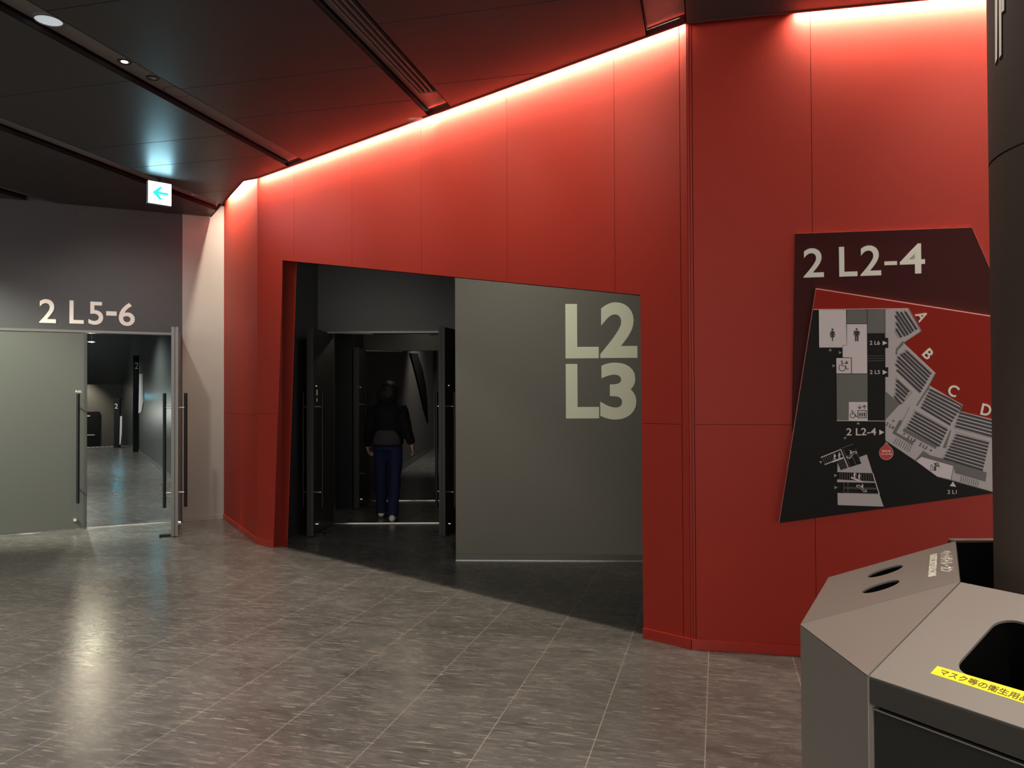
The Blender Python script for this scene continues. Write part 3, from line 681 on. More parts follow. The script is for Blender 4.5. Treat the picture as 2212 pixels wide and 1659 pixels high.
for pts, cc in (([(1143, 532), (1200, 557), (1143, 585)], c6), ([(1143, 880), (1200, 907), (1145, 936)], c6), ([(608, 1093), (635, 1107), (609, 1121)], c5), ([(997, 1367), (1014, 1395), (980, 1390)], c5)):
    part(pts, D+.001, D+.005, cc, MAPW, 'white_arrow', mbd)
for pts in ([(1158, 496), (1210, 496), (1210, 618), (1158, 618)], [(1158, 848), (1210, 848), (1210, 965), (1158, 965)]): part(pts, D+.001, D+.004, c6, MAPK, 'black_tab', mbd)
for bd, x, y, an in (('2 L4', 665, 1073, 30), ('2 L3', 778, 1142, 28), ('2 L2', 841, 1180, 28)):
    m1 = MB(); gtext(m1, bd, x, y, 17, an, c5, D+.003, D+.0045, .01, .70); m1.build('door_label', MAPD, mbd)
for pts in ([(683, 1042), (691, 1050), (676, 1051)], [(732, 1117), (743, 1111), (744, 1121)], [(877, 1196), (889, 1203), (878, 1208)]): part(pts, D+.002, D+.004, c5, MAPD, 'dark_arrow', mbd)
def disc(m1, x, y, r, cc, d0, d1, n=20, ry=None): m1.prism(FR, fp([(x+r*cos(2*pi*i/n), y+(ry or r)*sin(2*pi*i/n)) for i in range(n)], d1, cc), d0, d1)
K = (D+.003, D+.004)
for hx, hy, pts in ((544, 397, [(530, 414), (558, 414), (568, 428), (578, 466), (570, 468), (556, 440), (560, 460), (571, 488), (552, 490), (548, 540), (540, 540), (537, 490), (517, 488), (528, 460), (532, 440), (518, 468), (510, 466), (520, 428)]),
            (833, 394, [(806, 412), (860, 412), (868, 424), (868, 466), (860, 466), (857, 430), (854, 538), (838, 538), (836, 478), (832, 478), (830, 538), (814, 538), (811, 430), (807, 466), (799, 466), (798, 424)])):
    m1 = MB(); disc(m1, hx, hy, 13, c6, *K); m1.prism(FR, fp(pts, K[1], c6), *K); m1.build('toilet_symbol', MAPD, mbd)
m1 = MB(); disc(m1, 655, 777, 10, c6, *K); disc(m1, 712, 775, 7, c6, *K); m1.prism(FR, fp([(697, 785), (727, 785), (727, 808), (697, 808)], K[1], c6), *K)
def wheel(cx, cy, s): 
    arc = [(cx+s*cos(t), cy+s*sin(t)) for t in [radians(-120-i*22) for i in range(13)]]
    strokes([arc, [(cx-4*s/40, cy-72*s/40), (cx-4*s/40, cy-22*s/40), (cx+40*s/40, cy-22*s/40), (cx+55*s/40, cy+20*s/40), (cx+75*s/40, cy+12*s/40)], [(cx, cy-50*s/40), (cx+30*s/40, cy-50*s/40)]], .0035, K[0], K[1], c6, m1)
wheel(660, 852, 40); m1.build('wheelchair_symbol', MAPD, mbd); m1 = MB(); disc(m1, 779, 1370, 8, c6, *K); wheel(785, 1424, 30); m1.build('wheelchair_symbol', MAPD, mbd); m1 = MB()
strokes([[(848, 1364), (947, 1364), (947, 1452), (848, 1452), (848, 1364)], [(868, 1300), (868, 1344)], [(848, 1322), (868, 1344), (890, 1322)], [(925, 1345), (925, 1302)], [(903, 1325), (925, 1302), (948, 1325)]], .0035, K[0], K[1], c6, m1)
for x in (871, 898, 925): disc(m1, x, 1390, 6, c6, *K); m1.prism(FR, fp([(x-10, 1398), (x+10, 1398), (x+8, 1420), (x+5, 1440), (x-5, 1440), (x-8, 1420)], K[1], c6), *K)
m1.build('lift_symbol', MAPD, mbd); m1 = MB()
strokes([[(880, 1285), (880, 1308), (891, 1308), (891, 1285), (885, 1277), (880, 1285)]], .002, K[0], K[1], c5, m1); m1.prism(FR, fp([(897, 1286), (908, 1286), (908, 1310), (897, 1310)], K[1], c5), *K)
strokes([[(912+9*cos(t), 1277+9*sin(t)) for t in [2*pi*i/12 for i in range(13)]], [(898, 1270), (928, 1290)]], .004, K[0], K[1], c5, m1)
m1.build('drinks_symbol', MAPD, mbd)
# stairs and escalators drawing
for pts in ([(1240, 205), (1425, 135), (1575, 610), (685, 578), (690, 340), (770, 530), (1285, 360)], [(680, 765), (1635, 818), (1640, 850), (680, 832)], [(688, 1105), (1740, 1135), (1850, 1448), (695, 1408)]):
    part(pts, D, D+.002, c8, MAPL, 'landing_area', mbd)
m1 = MB(); m1.prism(FR, fp([(680, 320), (870, 250), (960, 470), (775, 532)], D+.003, c8), D+.001, D+.003); m1.prism(FR, fp([(775, 0), (800, -70), (1090, -150), (1290, 365), (960, 470)], D+.003, c8), D+.001, D+.003)
m1.build('escalator_base', MAPK, mbd)
for _l in [[(275, 212), (770, 10), (960, 470)], [(370, 390), (680, 275)], [(1575, 610), (1740, 1135)]]: strokes([_l], .0045, D, D+.004, c8).build('stair_outline', MAPW, mbd)
for _l in ([[(305+i*52, 215-i*20), (385+i*52, 385-i*20)] for i in range(6)]+[[(700+i*22, 330+i*46), (880+i*20, 265+i*44)] for i in range(5)]+[[(750+i*60, 590+i*3), (750+i*60, 762+i*3)] for i in range(15)]
        +[[(830, 0), (1010, 440)], [(980, 10), (1150, 385)], [(1140, 0), (1270, 330)], [(780, -20), (1090, -130)], [(850, 840), (850, 1100)], [(950, 840), (950, 1100)], [(850, 960), (1670, 985)], [(850, 990), (1680, 1010)], [(850, 1105), (1720, 1120)]]): strokes([_l], .0028, D, D+.0035, c8).build('step_line', MAPG, mbd)
def esc(m1, pts, cc): strokes([pts], .012, D+.003, D+.005, cc, m1)
m1 = MB(); esc(m1, [(930, 200), (990, 215), (1090, 85), (1160, 90)], c8); m1.build('escalator_symbol', MAPW, mbd); m1 = MB(); esc(m1, [(1180, 930), (1235, 930), (1360, 1055), (1410, 1050)], c8); m1.build('escalator_symbol', MAPW, mbd)
for x, y, s in ((620, 130, 1), (735, 95, 1), (1120, 590, 1), (1235, 630, 1)):
    m1 = MB(); disc(m1, x, y, 15, c8, D+.003, D+.005); m1.prism(FR, fp([(x-18, y+20), (x+18, y+20), (x+45, y+55), (x+38, y+62), (x+16, y+42), (x+14, y+85), (x+28, y+140), (x+14, y+142), (x, y+100), (x-14, y+145), (x-28, y+140), (x-16, y+80), (x-34, y+70), (x-30, y+55)], D+.005, c8), D+.003, D+.005); m1.build('walking_figure', MAPW, mbd)
for x, y in ((1025, 45), (1315, 890)): m1 = MB(); disc(m1, x, y, 15, c8, D+.003, D+.005); m1.prism(FR, fp([(x-22, y+20), (x+22, y+20), (x+16, y+85), (x-10, y+90)], D+.005, c8), D+.003, D+.005); m1.build('riding_figure', MAPW, mbd)
for _l in ([(570, 318), (820, 225)], [(1040, 715), (1290, 822)]): strokes([_l], .009, D+.003, D+.005, c8).build('stair_slope', MAPW, mbd)
for _l in ([(940, 198), (990, 200), (1090, 95), (1150, 92)], [(1190, 932), (1230, 935), (1355, 1050), (1400, 1048)]): strokes([_l], .006, D+.004, D+.0055, c8).build('escalator_core', MAPK, mbd)
m1 = MB()
for pts, cc in (([(517, 622), (537, 654), (497, 654)], c6), ([(620, 654), (655, 671), (620, 692)], c6), ([(545, 812), (580, 830), (545, 850)], c6), ([(850, 1500), (873, 1530), (832, 1530)], c6),
                ([(225, 300), (310, 310), (262, 372)], c8), ([(605, 625), (685, 663), (605, 705)], c8), ([(612, 925), (692, 968), (612, 1010)], c8), ([(420, 1135), (436, 1130), (429, 1146)], c5)):
    part(pts, D, D+.002, cc, mat('map_arrow', (.30, .29, .24), .5), 'grey_arrow', mbd)
def drop(r, top): return [(645+r*sin(t), 1215-r*cos(t)) for t in [radians(28+i*304/22) for i in range(23)]]+[(645, 1215-top)]
part(drop(38, 58), D, D+.004, c5, MAPL, 'pin_border', mbd); part(drop(35, 52), D+.002, D+.006, c5, PINR, 'you_are_here_pin', mbd)
m1 = MB(); text_quad(m1, FR, '現在地', c5(621, 1213), c5(669, 1213), c5(621, 1200), D+.006, D+.007, .02); text_quad(m1, FR, 'YOU ARE HERE', c5(614, 1226), c5(676, 1226), c5(614, 1218), D+.006, D+.007, .02)
m1.build('pin_text', MAPW, mbd)

# ================================================================== CEILING FIXTURES
TOPZ = CH+.052
def ring(c, r, r2, h, n=32):
    m1 = MB(); c = Vector(c)
    o = [c+Vector((r*cos(a), r*sin(a), 0)) for a in [2*pi*i/n for i in range(n)]]; i_ = [c+Vector((r2*cos(a), r2*sin(a), -h)) for a in [2*pi*i/n for i in range(n)]]; i2 = [c+Vector((r2*.98*cos(a), r2*.98*sin(a), 0)) for a in [2*pi*i/n for i in range(n)]]
    m1.loft([o, i_, i2], cap=False); return m1
LAMPW = mat('lamp_face', (.8, .85, .85), .4, emit=(.80, .93, 1.0), estr=.45); LAMPY = mat('lamp_small', (.8, .75, .6), .4, emit=(1, .85, .6), estr=2.2)
p = atz(105, 42, TOPZ); t = thing('downlight', p, 'large round downlight glowing pale blue-white in the ceiling slot, top left', 'light')
ring(p, .085, .075, .012).build('trim_ring', SLOTM, t); m1 = MB(); m1.tube(p+Vector((0, 0, -.004)), p+Vector((0, 0, -.001)), .074, n=32); m1.build('lens', LAMPW, t)
for (x, y), lab in (((269, 133), 'small warm spotlight in the ceiling slot, nearer of the pair'), ((330, 168), 'small dim spotlight in the ceiling slot, beside the round speaker')):
    p = atz(x, y, TOPZ); t = thing('spotlight', p, lab, 'light')
    ring(p, .045, .038, .006).build('trim_ring', BLACKM, t); m1 = MB(); m1.tube(p+Vector((0, 0, -.004)), p+Vector((0, 0, -.001)), .022, n=20); m1.build('lens', LAMPY if x < 300 else CHROME, t)
p = atz(383, 197, TOPZ); t = thing('ceiling_speaker', p, 'round flush speaker cover in the ceiling slot beside the small spotlights', 'speaker')
ring(p, .095, .088, .006).build('trim_ring', EDGE, t); m1 = MB(); m1.tube(p+Vector((0, 0, -.003)), p, .086, n=32); m1.build('grille', SLOTM, t)
p = atz(418, 419, CH+.02); t = thing('sprinkler_head', p, 'small bright sprinkler head in the slot right of the arrow sign', 'sprinkler')
m1 = MB(); m1.tube(p+Vector((0, 0, .08)), p, .012, n=12); m1.build('stem', CHROME, t); m1 = MB(); m1.tube(p, p+Vector((0, 0, -.006)), .026, n=16); m1.build('deflector', CHROME, t)
# air diffuser in the broad slot
wlo, whi = sw[4]
t = thing('air_diffuser', atz(850, 110, CH), 'long slotted air diffuser running along the ceiling slot towards the red wall', 'vent')
Pu = lambda w, u: wA*w+uA*u
uend = (atz(935, 205, CH)).dot(uA)
DZ = CH+.02
dm = mat('diffuser_grey', (.13, .115, .11), .45)
for k in range(4):
    a = wlo+.085+k*.040; m1 = MB(); vs = [Pu(w, u)+Vector((0, 0, z)) for w in (a, a+.014) for u in (-3.5, uend) for z in (DZ, DZ+.03)]
    m1.add(vs, [(0, 1, 3, 2), (4, 6, 7, 5), (0, 4, 5, 1), (2, 3, 7, 6), (0, 2, 6, 4), (1, 5, 7, 3)]); m1.build('blade', dm, t)
m1 = MB(); vs = [Pu(w, u)+Vector((0, 0, z)) for w in (wlo+.06, whi-.004) for u in (uend, uend+.035) for z in (DZ-.002, DZ+.03)]
m1.add(vs, [(0, 1, 3, 2), (4, 6, 7, 5), (0, 4, 5, 1), (2, 3, 7, 6), (0, 2, 6, 4), (1, 5, 7, 3)]); m1.build('end_plate', dm, t)
m1 = MB(); vs = [Pu(w, u)+Vector((0, 0, z)) for w in (wlo+.06, wlo+.072) for u in (-3.5, uend) for z in (DZ-.002, DZ+.03)]
m1.add(vs, [(0, 1, 3, 2), (4, 6, 7, 5), (0, 4, 5, 1), (2, 3, 7, 6), (0, 2, 6, 4), (1, 5, 7, 3)]); m1.build('side_rail', dm, t)

# exit direction sign
def on_depth(x, y, Y):
    d = ray(x, y); return EYE+d*(Y/d.y)
q0 = on_depth(320.5, 391, 7.50); q1 = on_depth(370, 398, 7.65); q2 = on_depth(320.5, 437, 7.62)
FX = Frame(q0, q1); 
za, zb = FX.px(345, 441)[1], FX.px(345, 394)[1]
t = thing('exit_sign', FX.w(FX.L/2, za, -.02), 'glowing white exit direction sign with a green left arrow under the ceiling', 'sign')
m1 = MB(); m1.fbox(FX, -.004, FX.L+.004, za-.004, zb+.004, -.045, -.003); m1.build('housing', mat('sign_housing', (.25, .3, .35), .4), t, bevel=.003)
m1 = MB(); m1.fbox(FX, 0.0, FX.L, za, zb, -.003, .0); m1.build('panel', mat('exit_white', (.9, .9, .9), .5, emit=(.62, .95, 1.0), estr=5.5), t)
def ex(u, v): return (FX.L*u, za+(zb-za)*v)
m1 = MB(); m1.prism(FX, [ex(*q) for q in ((.17, .50), (.50, .80), (.62, .80), (.44, .57), (.86, .57), (.86, .45), (.44, .45), (.62, .20), (.48, .20))], .0, .002)
m1.build('arrow', mat('exit_green', (.0, .5, .4), .5, emit=(.02, .85, .62), estr=1.3), t)
m1 = MB(); m1.fbox(FX, FX.L*.73, FX.L*.745, za+.02, za+.045, 0, .001); m1.fbox(FX, FX.L*.90, FX.L*.915, za+.02, za+.05, 0, .001); m1.build('marks', mat('exit_grey', (.5, .6, .6), .5, emit=(.5, .8, .8), estr=.8), t)
m1 = MB(); m1.tube(FX.w(FX.L*.5, zb, -.02), FX.w(FX.L*.5, CH+.11, -.02), .012); m1.build('hanger', BLACKM, t)
area('exit_sign_light', FX.w(FX.L/2, (za+zb)/2, .01), FX.n, FX.L, zb-za, 2.4, (.35, .80, 1.0), xaxis=FX.u)

# ================================================================== COLUMN
ang = math.atan((2141-1106)/F)
r_ = .36; Dp = 2.78; aa = ang+math.asin(r_/Dp); pcx, pcy = Dp*sin(aa), Dp*cos(aa)
cm = mat('dark_column_plaster', (.062, .047, .038), .75, bump=.8, bscale=9, spec=.2)
m1 = MB(); n = 96
rings = [[Vector((pcx+r_*cos(2*pi*i/n), pcy+r_*sin(2*pi*i/n), z)) for i in range(n)] for z in (0, .5, 1, 1.5, 2.18)]; m1.loft(rings, cap=False)
rings = [[Vector((pcx+(r_ if k else r_)*cos(2*pi*i/n), pcy+r_*sin(2*pi*i/n), z)) for i in range(n)] for k, z in enumerate((2.186, 2.8, 3.3, CH-.001))]; m1.loft(rings, cap=False)
rings = [[Vector((pcx+(r_-.006)*cos(2*pi*i/n), pcy+(r_-.006)*sin(2*pi*i/n), z)) for i in range(n)] for k, z in enumerate((2.17, 2.2))]; m1.loft(rings, cap=False)
tag(m1.build('column', cm), 'thick round dark column behind the bins at the right edge', 'column')
colo = bpy.data.objects['column']
def on_col(x, y, dr=.002):
    d = ray(x, y); ox, oy = -pcx, -pcy; R = r_+dr
    a = d.x*d.x+d.y*d.y; b = 2*(ox*d.x+oy*d.y); c = ox*ox+oy*oy-R*R; q = b*b-4*a*c
    if q < 0: q = 0
    tt = (-b-math.sqrt(q))/(2*a); return EYE+d*tt
t = thing('column_lettering', on_col(2152, 120), 'pale vertical strokes of lettering high on the dark column', 'sign')
for pts in (((2149, -60), (2155, -60), (2154, 126), (2149.5, 138)), ((2157, -60), (2163, -60), (2163, 118), (2158, 126)), ((2163.5, -60), (2169, -60), (2169, 22), (2163.5, 27))):
    P = [on_col(*q, .003) for q in pts]; Q = [on_col(*q, .0005) for q in pts]; m1 = MB()
    m1.add(P+Q, [(0, 1, 2, 3), (7, 6, 5, 4), (0, 4, 5, 1), (1, 5, 6, 2), (2, 6, 7, 3), (3, 7, 4, 0)]); m1.build('stroke', WHITE, t)

# ================================================================== BINS
ZL, ZH = .85, 1.013
P1 = atz(1729, 1349, ZL); P2 = atz(1790, 1247, ZL); P5 = atz(1874, 1459, ZL)
P4 = atz(2073, 1257, ZH); P3 = atz(2064, 1169, ZH)
e2 = (atz(2212, 1573, ZL)-P5).normalized(); P6 = P5+e2*1.0; P7 = P4+e2*1.0
BM = mat('bin_grey_metal', (.178, .160, .144), .48, bump=.08, bscale=900); BMD = mat('bin_black_door', (.012, .012, .011), .45)
def dn(p, z): return Vector((p.x, p.y, z))
t = thing('recycling_bin', dn((P1+P3)/2, 0), 'grey recycling bin with two round bottle holes, left of the masks bin', 'bin')
eu = (P2-P1).normalized(); ev = ((P4-P1)-eu*(P4-P1).dot(eu)).normalized()
PB = Plane(P1, eu, ev)
if PB.n.z < 0: PB.n = -PB.n
def pb(v): d = v-PB.o; return (d.dot(PB.u), d.dot(PB.v))
o1, o2, o3, o4 = pb(P1), pb(P2), pb(P3), pb(P4)
holes = []
for a, b in (((1874, 1247), (1950, 1221)), ((1861, 1280), (1944, 1254))):
    A = Vector(PB.px(*a)); B = Vector(PB.px(*b)); c = (A+B)/2; R = (B-A).length/2*.97
    holes.append([(c.x+R*cos(2*pi*i/36), c.y+R*sin(2*pi*i/36)) for i in range(36)])
m1 = MB(); m1.prism(PB, [o1, o4, o3, o2], -.006, 0, holes); m1.build('lid', BM, t)
for h in holes:
    m1 = MB(); k = len(h); m1.add([PB.w(a, b, -.005) for a, b in h]+[PB.w(a, b, -.12) for a, b in h], [(i, (i+1) % k, k+(i+1) % k, k+i) for i in range(k)]+[tuple(range(k, 2*k))]); m1.build('bottle_chute', BLACK, t)
m1 = MB(); m1.add([dn(P1, 0), dn(P1, ZL), P1, P4, P5, dn(P5, 0)], [(0, 5, 4, 2)])
m1 = MB(); nrm = (P4-P1).cross(P5-P1).normalized(); nrm = nrm if nrm.z > 0 else -nrm
m1.add([P1, P5, P4, P1-nrm*.006, P5-nrm*.006, P4-nrm*.006], [(0, 1, 2), (5, 4, 3), (0, 3, 4, 1), (1, 4, 5, 2), (2, 5, 3, 0)]); m1.build('corner_panel', BM, t)
def slab(pts_top, z0=0.02):
    k = len(pts_top); vs = list(pts_top)+[dn(p, z0) for p in pts_top]; m1 = MB()
    m1.add(vs, [tuple(range(k)), tuple(reversed(range(k, 2*k)))]+[(i, k+i, k+(i+1) % k, (i+1) % k) for i in range(k)]); return m1
cen = (P1+P2+P3+P4)/4
def inset(p, c, d): q = Vector((c.x-p.x, c.y-p.y, 0)); return p+q.normalized()*d
def wallslab(p, q, th, m1, drop=.004, z0=.02):
    """vertical sheet under the edge p-q, thickness th inward (left of p->q negative)"""
    u = Vector((q.x-p.x, q.y-p.y, 0)).normalized(); n_ = Vector((u.y, -u.x, 0))*th
    a, b = p-Vector((0, 0, drop)), q-Vector((0, 0, drop))
    vs = [a, b, b+n_, a+n_, dn(a, z0), dn(b, z0), dn(b+n_, z0), dn(a+n_, z0)]
    m1.add(vs, [(0, 1, 2, 3), (7, 6, 5, 4), (0, 4, 5, 1), (1, 5, 6, 2), (2, 6, 7, 3), (3, 7, 4, 0)])
m1 = MB(); wallslab(P1, P5, -.012, m1); wallslab(P2, P1, -.012, m1); wallslab(P3, P2, -.012, m1); wallslab(P4, P3, -.012, m1)
m1.build('body', BM, t)
m1 = MB()
text_quad(m1, PB, 'ペットボトル・カン', (2030, 1190.5), (2030, 1235), (2057, 1188.5), .0, .0012, .015)
text_quad(m1, PB, 'PLASTIC BOTTLES & CANS', (2009, 1198.5), (2004.5, 1246), (2024.5, 1195), .0, .0012, .02)
m1.build('bin_text', mat('bin_text_white', (.85, .83, .72), .5), t)
# unit two
t = thing('trash_bin', dn((P5+P7)/2, 0), 'grey waste bin with a large square opening and yellow mask-waste tape', 'bin')
ev2 = (P4-P5); PC = Plane(P5, e2, ev2-e2*ev2.dot(e2))
if PC.n.z < 0: PC.n = -PC.n
def pcx_(v): d = v-PC.o; return (d.dot(PC.u), d.dot(PC.v))
gapv = e2*.004
c1_, c2_, c3_, c4_ = pcx_(P5+gapv), pcx_(P6), pcx_(P7), pcx_(P4+gapv)
hl = PC.px(2066, 1444); ht = PC.px(2160, 1336)
x0h = (hl[0]+ht[0])/2-.004; y0h = hl[1]-.010; y1h = ht[1]+.006; x1h = x0h+.42
def rrect(x0, y0, x1, y1, r, n=8):
    o = []
    for cx, cy, a0 in ((x1-r, y0+r, -90), (x1-r, y1-r, 0), (x0+r, y1-r, 90), (x0+r, y0+r, 180)):
        o += [(cx+r*cos(radians(a0+90*i/n)), cy+r*sin(radians(a0+90*i/n))) for i in range(n+1)]
    return o
hq = [pcx_(PC.w(0, 0))]
print('hole', hl, ht, x0h, y0h, y1h)
hole = rrect(x0h, y0h, x1h, y1h, .040)
m1 = MB(); m1.prism(PC, [c1_, c2_, c3_, c4_], -.006, 0, [hole]); m1.build('lid', BM, t)
m1 = MB(); m1.prism(PC, hole, -.30, -.007)
m1 = MB(); hh = rrect(x0h-.002, y0h-.002, x1h+.002, y1h+.002, .042); k = len(hh)
m1.add([PC.w(a, b, -.006) for a, b in hh]+[PC.w(a, b, -.22) for a, b in hh], [(i, (i+1) % k, k+(i+1) % k, k+i) for i in range(k)]+[tuple(range(k, 2*k))]); m1.build('chute', BLACK, t)
LIP = .064
u = e2; n2 = Vector((u.y, -u.x, 0)); n2 = n2 if n2.dot(P5-P4) > 0 else -n2
def sheet(m1, p, q, z0, z1, d0, d1):
    vs = [Vector((r.x, r.y, z))+n2*d for r in (p, q) for z in (z0, z1) for d in (d0, d1)]
    m1.add(vs, [(0, 1, 3, 2), (4, 6, 7, 5), (0, 4, 5, 1), (2, 3, 7, 6), (0, 2, 6, 4), (1, 5, 7, 3)])
m1 = MB(); sheet(m1, P5+gapv, P6, ZL-LIP, ZL-.003, -.012, 0); m1.build('front_lip', mat('bin_lip', (.05, .048, .043), .35, metal=.3), t, bevel=.003)
m1 = MB(); sheet(m1, P5+gapv*3, P6, .03, ZL-LIP-.012, -.024, -.006); m1.build('front_door', BMD, t, bevel=.002)
m1 = MB(); sheet(m1, P5+gapv*3, P6, ZL-LIP-.0115, ZL-LIP-.008, -.014, -.004); m1.build('door_edge_glint', mat('bin_edge_glint', (.5, .49, .44), .25, metal=.8), t)  # highlight on the door's top edge put in as a bright metal strip
m1 = MB(); sheet(m1, P5, P5+gapv*2.4, .02, ZL-LIP, -.03, -.002); sheet(m1, P6-gapv, P6, .02, ZL-LIP, -.03, -.002); wallslab(P6, P7, .012, m1); wallslab(P7, P4+gapv, .012, m1)
m1.build('body', BM, t)
tp = [PC.px(x, y) for x, y in ((2010, 1455), (2212, 1520))]; tq = [PC.px(x, y) for x, y in ((2025, 1439), (2212, 1494))]
m1 = MB(); du = Vector(tp[1])-Vector(tp[0]); dq = Vector(tq[1])-Vector(tq[0])
m1.prism(PC, [tp[0], tuple(Vector(tp[0])+du*1.9), tuple(Vector(tq[0])+dq*2.1), tq[0]], .0, .0008); tape = m1.build('yellow_tape', mat('yellow_tape', (.80, .71, .01), .5, emit=None), t)
m1 = MB(); text_quad(m1, PC, 'マスク等の衛生用品専用', (2027, 1455.5), (2027+250*.97, 1455.5+79), (2036, 1444.5), .0008, .0014, .008)
m1.build('tape_text', mat('tape_ink', (.10, .05, .004), .6), tape)
# black cabinet back behind bins
PBk = dn(P3, 0)
m1 = MB(); fb = Frame((P3.x+.004, P3.y+.02), (P3.x+1.0, P3.y+.02))
m1.fbox(fb, 0, .9, .0, ZH-.008, -.03, 0)
t = thing('back_panel', fb.w(.45, 0, 0), 'low black panel between the recycling bin and the column', 'panel')
m1.build('panel', BLACKM, t); m1 = MB(); m1.fbox(fb, 0, .9, ZH-.008, ZH-.001, -.034, .004); m1.build('top_rail', mat('rail_metal', (.7, .62, .56), .25, metal=.9), t)

# ================================================================== PERSON
def lp(mb, pts, n=18):
    """loft through (centre, rx, ry[, tilt]) sections; sections lie across the path"""
    rings = []
    for i, (c, rx, ry) in enumerate(pts):
        c = Vector(c); a = Vector(pts[max(i-1, 0)][0]); b = Vector(pts[min(i+1, len(pts)-1)][0]); d = (b-a).normalized()
        X = Vector((1, 0, 0)); X = (X-d*X.dot(d)).normalized() if abs(d.x) < .95 else Vector((0, 1, 0)); Y = d.cross(X)
        rings.append([c+X*rx*cos(t)+Y*ry*sin(t) for t in [2*pi*k/n for k in range(n)]])
    mb.loft(rings); return mb
def remesh(o, vox, it=6, f=.6):
    r = o.modifiers.new('remesh', 'REMESH'); r.mode = 'VOXEL'; r.voxel_size = vox; r.use_smooth_shade = True
    s_ = o.modifiers.new('smooth', 'SMOOTH'); s_.iterations = it; s_.factor = f
SKIN = mat('skin', (.42, .24, .17), .5); HAIR = mat('dark_brown_hair', (.012, .007, .004), .6, spec=.2, bump=.8, bscale=60); JACK = mat('black_jacket', (.007, .006, .007), .8, spec=.1, bump=.5, bscale=40)
JACKG = mat('charcoal_jacket_panel', (.034, .031, .033), .8, spec=.15, bump=.5, bscale=200); JEAN = mat('blue_jeans', (.011, .015, .046), .8, spec=.15, bump=.6, bscale=120, var=.2); SHOE = mat('cream_shoe', (.55, .52, .40), .5); SOLE = mat('dark_sole', (.03, .03, .03), .6)
PX, PY = -1.50, 9.30
t = thing('person', (PX, PY, 0), 'person in black jacket and blue jeans walking away through the dark doorway', 'person')
def V(x, y, z): return Vector((PX+x, PY+y, z))
RF = V(.085, -.20, 0); LF = V(-.105, .16, 0)
hands = {}
mb = MB()
lp(mb, [(V(0, 0, .84), .15, .11), (V(0, .0, .95), .165, .12), (V(0, .01, 1.08), .135, .10), (V(0, .01, 1.2), .15, .105), (V(0, .0, 1.32), .175, .105), (V(0, 0, 1.38), .12, .075), (V(0, .015, 1.44), .055, .055), (V(0, .03, 1.50), .052, .055)])
mb.ell(V(0, .045, 1.56), (.075, .092, .105)); lp(mb, [(V(0, .13, 1.57), .012, .02), (V(0, .152, 1.545), .016, .02), (V(0, .13, 1.535), .016, .012)], 10)
lp(mb, [(V(0, .10, 1.50), .04, .02), (V(0, .118, 1.47), .03, .02)], 10)
for sx_ in (-1, 1): mb.ell(V(sx_*.077, .04, 1.555), (.012, .02, .03), 10, 8)
# legs
lp(mb, [(V(.08, 0, .88), .085, .09), (V(.085, .01, .65), .07, .075), (V(.085, -.02, .45), .052, .056), (V(.085, -.12, .25), .048, .052), (RF+Vector((0, .0, .10)), .034, .036), (RF+Vector((0, .0, .05)), .034, .036)])
lp(mb, [(V(-.08, 0, .88), .085, .09), (V(-.09, .07, .65), .07, .075), (V(-.10, .10, .45), .052, .056), (V(-.105, .12, .25), .048, .052), (LF+Vector((0, -.02, .10)), .034, .036), (LF+Vector((0, -.02, .05)), .034, .036)])
arms = {1: [V(.165, 0, 1.34), V(.225, -.03, 1.10), V(.285, -.0, .90), V(.300, .02, .83)], -1: [V(-.165, 0, 1.34), V(-.225, -.02, 1.10), V(-.27, .10, .88), V(-.262, .16, .80)]}
for s_, a in arms.items():
    lp(mb, [(a[0], .05, .05), (a[0].lerp(a[1], .5), .046, .046), (a[1], .038, .038), (a[1].lerp(a[2], .5), .036, .036), (a[2], .026, .024)], 14)
    d = (a[3]-a[2]).normalized(); w = a[2]
    lp(mb, [(w, .022, .026), (w+d*.03, .018, .036), (w+d*.075, .016, .042), (w+d*.09, .014, .038)], 12)
    fwd = Vector((0, 1, 0)); fwd = (fwd-d*fwd.dot(d)).normalized(); inn = Vector((-s_, 0, 0))
    for k, (o_, L_) in enumerate(((-.028, .062), (-.010, .075), (.009, .080), (.027, .070))):
        b = w+d*.078+fwd*o_; p1 = b+d*L_*.45+inn*.006; p2 = p1+d*L_*.32+inn*.018; p3 = p2+d*L_*.15+inn*.022
        lp(mb, [(b, .0085, .0085), (p1, .0085, .0085), (p2, .0075, .0075), (p3, .006, .006)], 10)
    b = w+d*.02+fwd*.032; lp(mb, [(b, .011, .011), (b+d*.03+fwd*.018+inn*.01, .0095, .0095), (b+d*.058+fwd*.018+inn*.022, .008, .008)], 10)
b = mb.build('body', SKIN, t); remesh(b, .0055, 3, .5)
# jeans
mb = MB()
lp(mb, [(V(0, 0, 1.0), .16, .125), (V(0, -.005, .92), .172, .135), (V(0, 0, .84), .165, .13)])
lp(mb, [(V(.083, -.005, .90), .092, .115), (V(.086, .0, .74), .088, .098), (V(.087, .0, .58), .074, .082), (V(.087, -.04, .44), .068, .072), (V(.086, -.11, .30), .066, .068), (V(.086, -.165, .16), .066, .070), (RF+Vector((0, .015, .055)), .068, .078)])
lp(mb, [(V(-.083, -.005, .90), .092, .115), (V(-.092, .05, .74), .088, .098), (V(-.098, .09, .58), .076, .082), (V(-.102, .11, .44), .072, .072), (V(-.105, .125, .30), .068, .068), (V(-.106, .135, .16), .066, .070), (LF+Vector((0, -.02, .06)), .066, .078)])
b = mb.build('jeans', JEAN, t); remesh(b, .011, 5, .6)
def tx(o, sc, strength):
    tt = bpy.data.textures.new('folds', 'CLOUDS'); tt.noise_scale = sc; dd = o.modifiers.new('folds', 'DISPLACE'); dd.texture = tt; dd.strength = strength; dd.mid_level = .5; dd.texture_coords = 'GLOBAL'
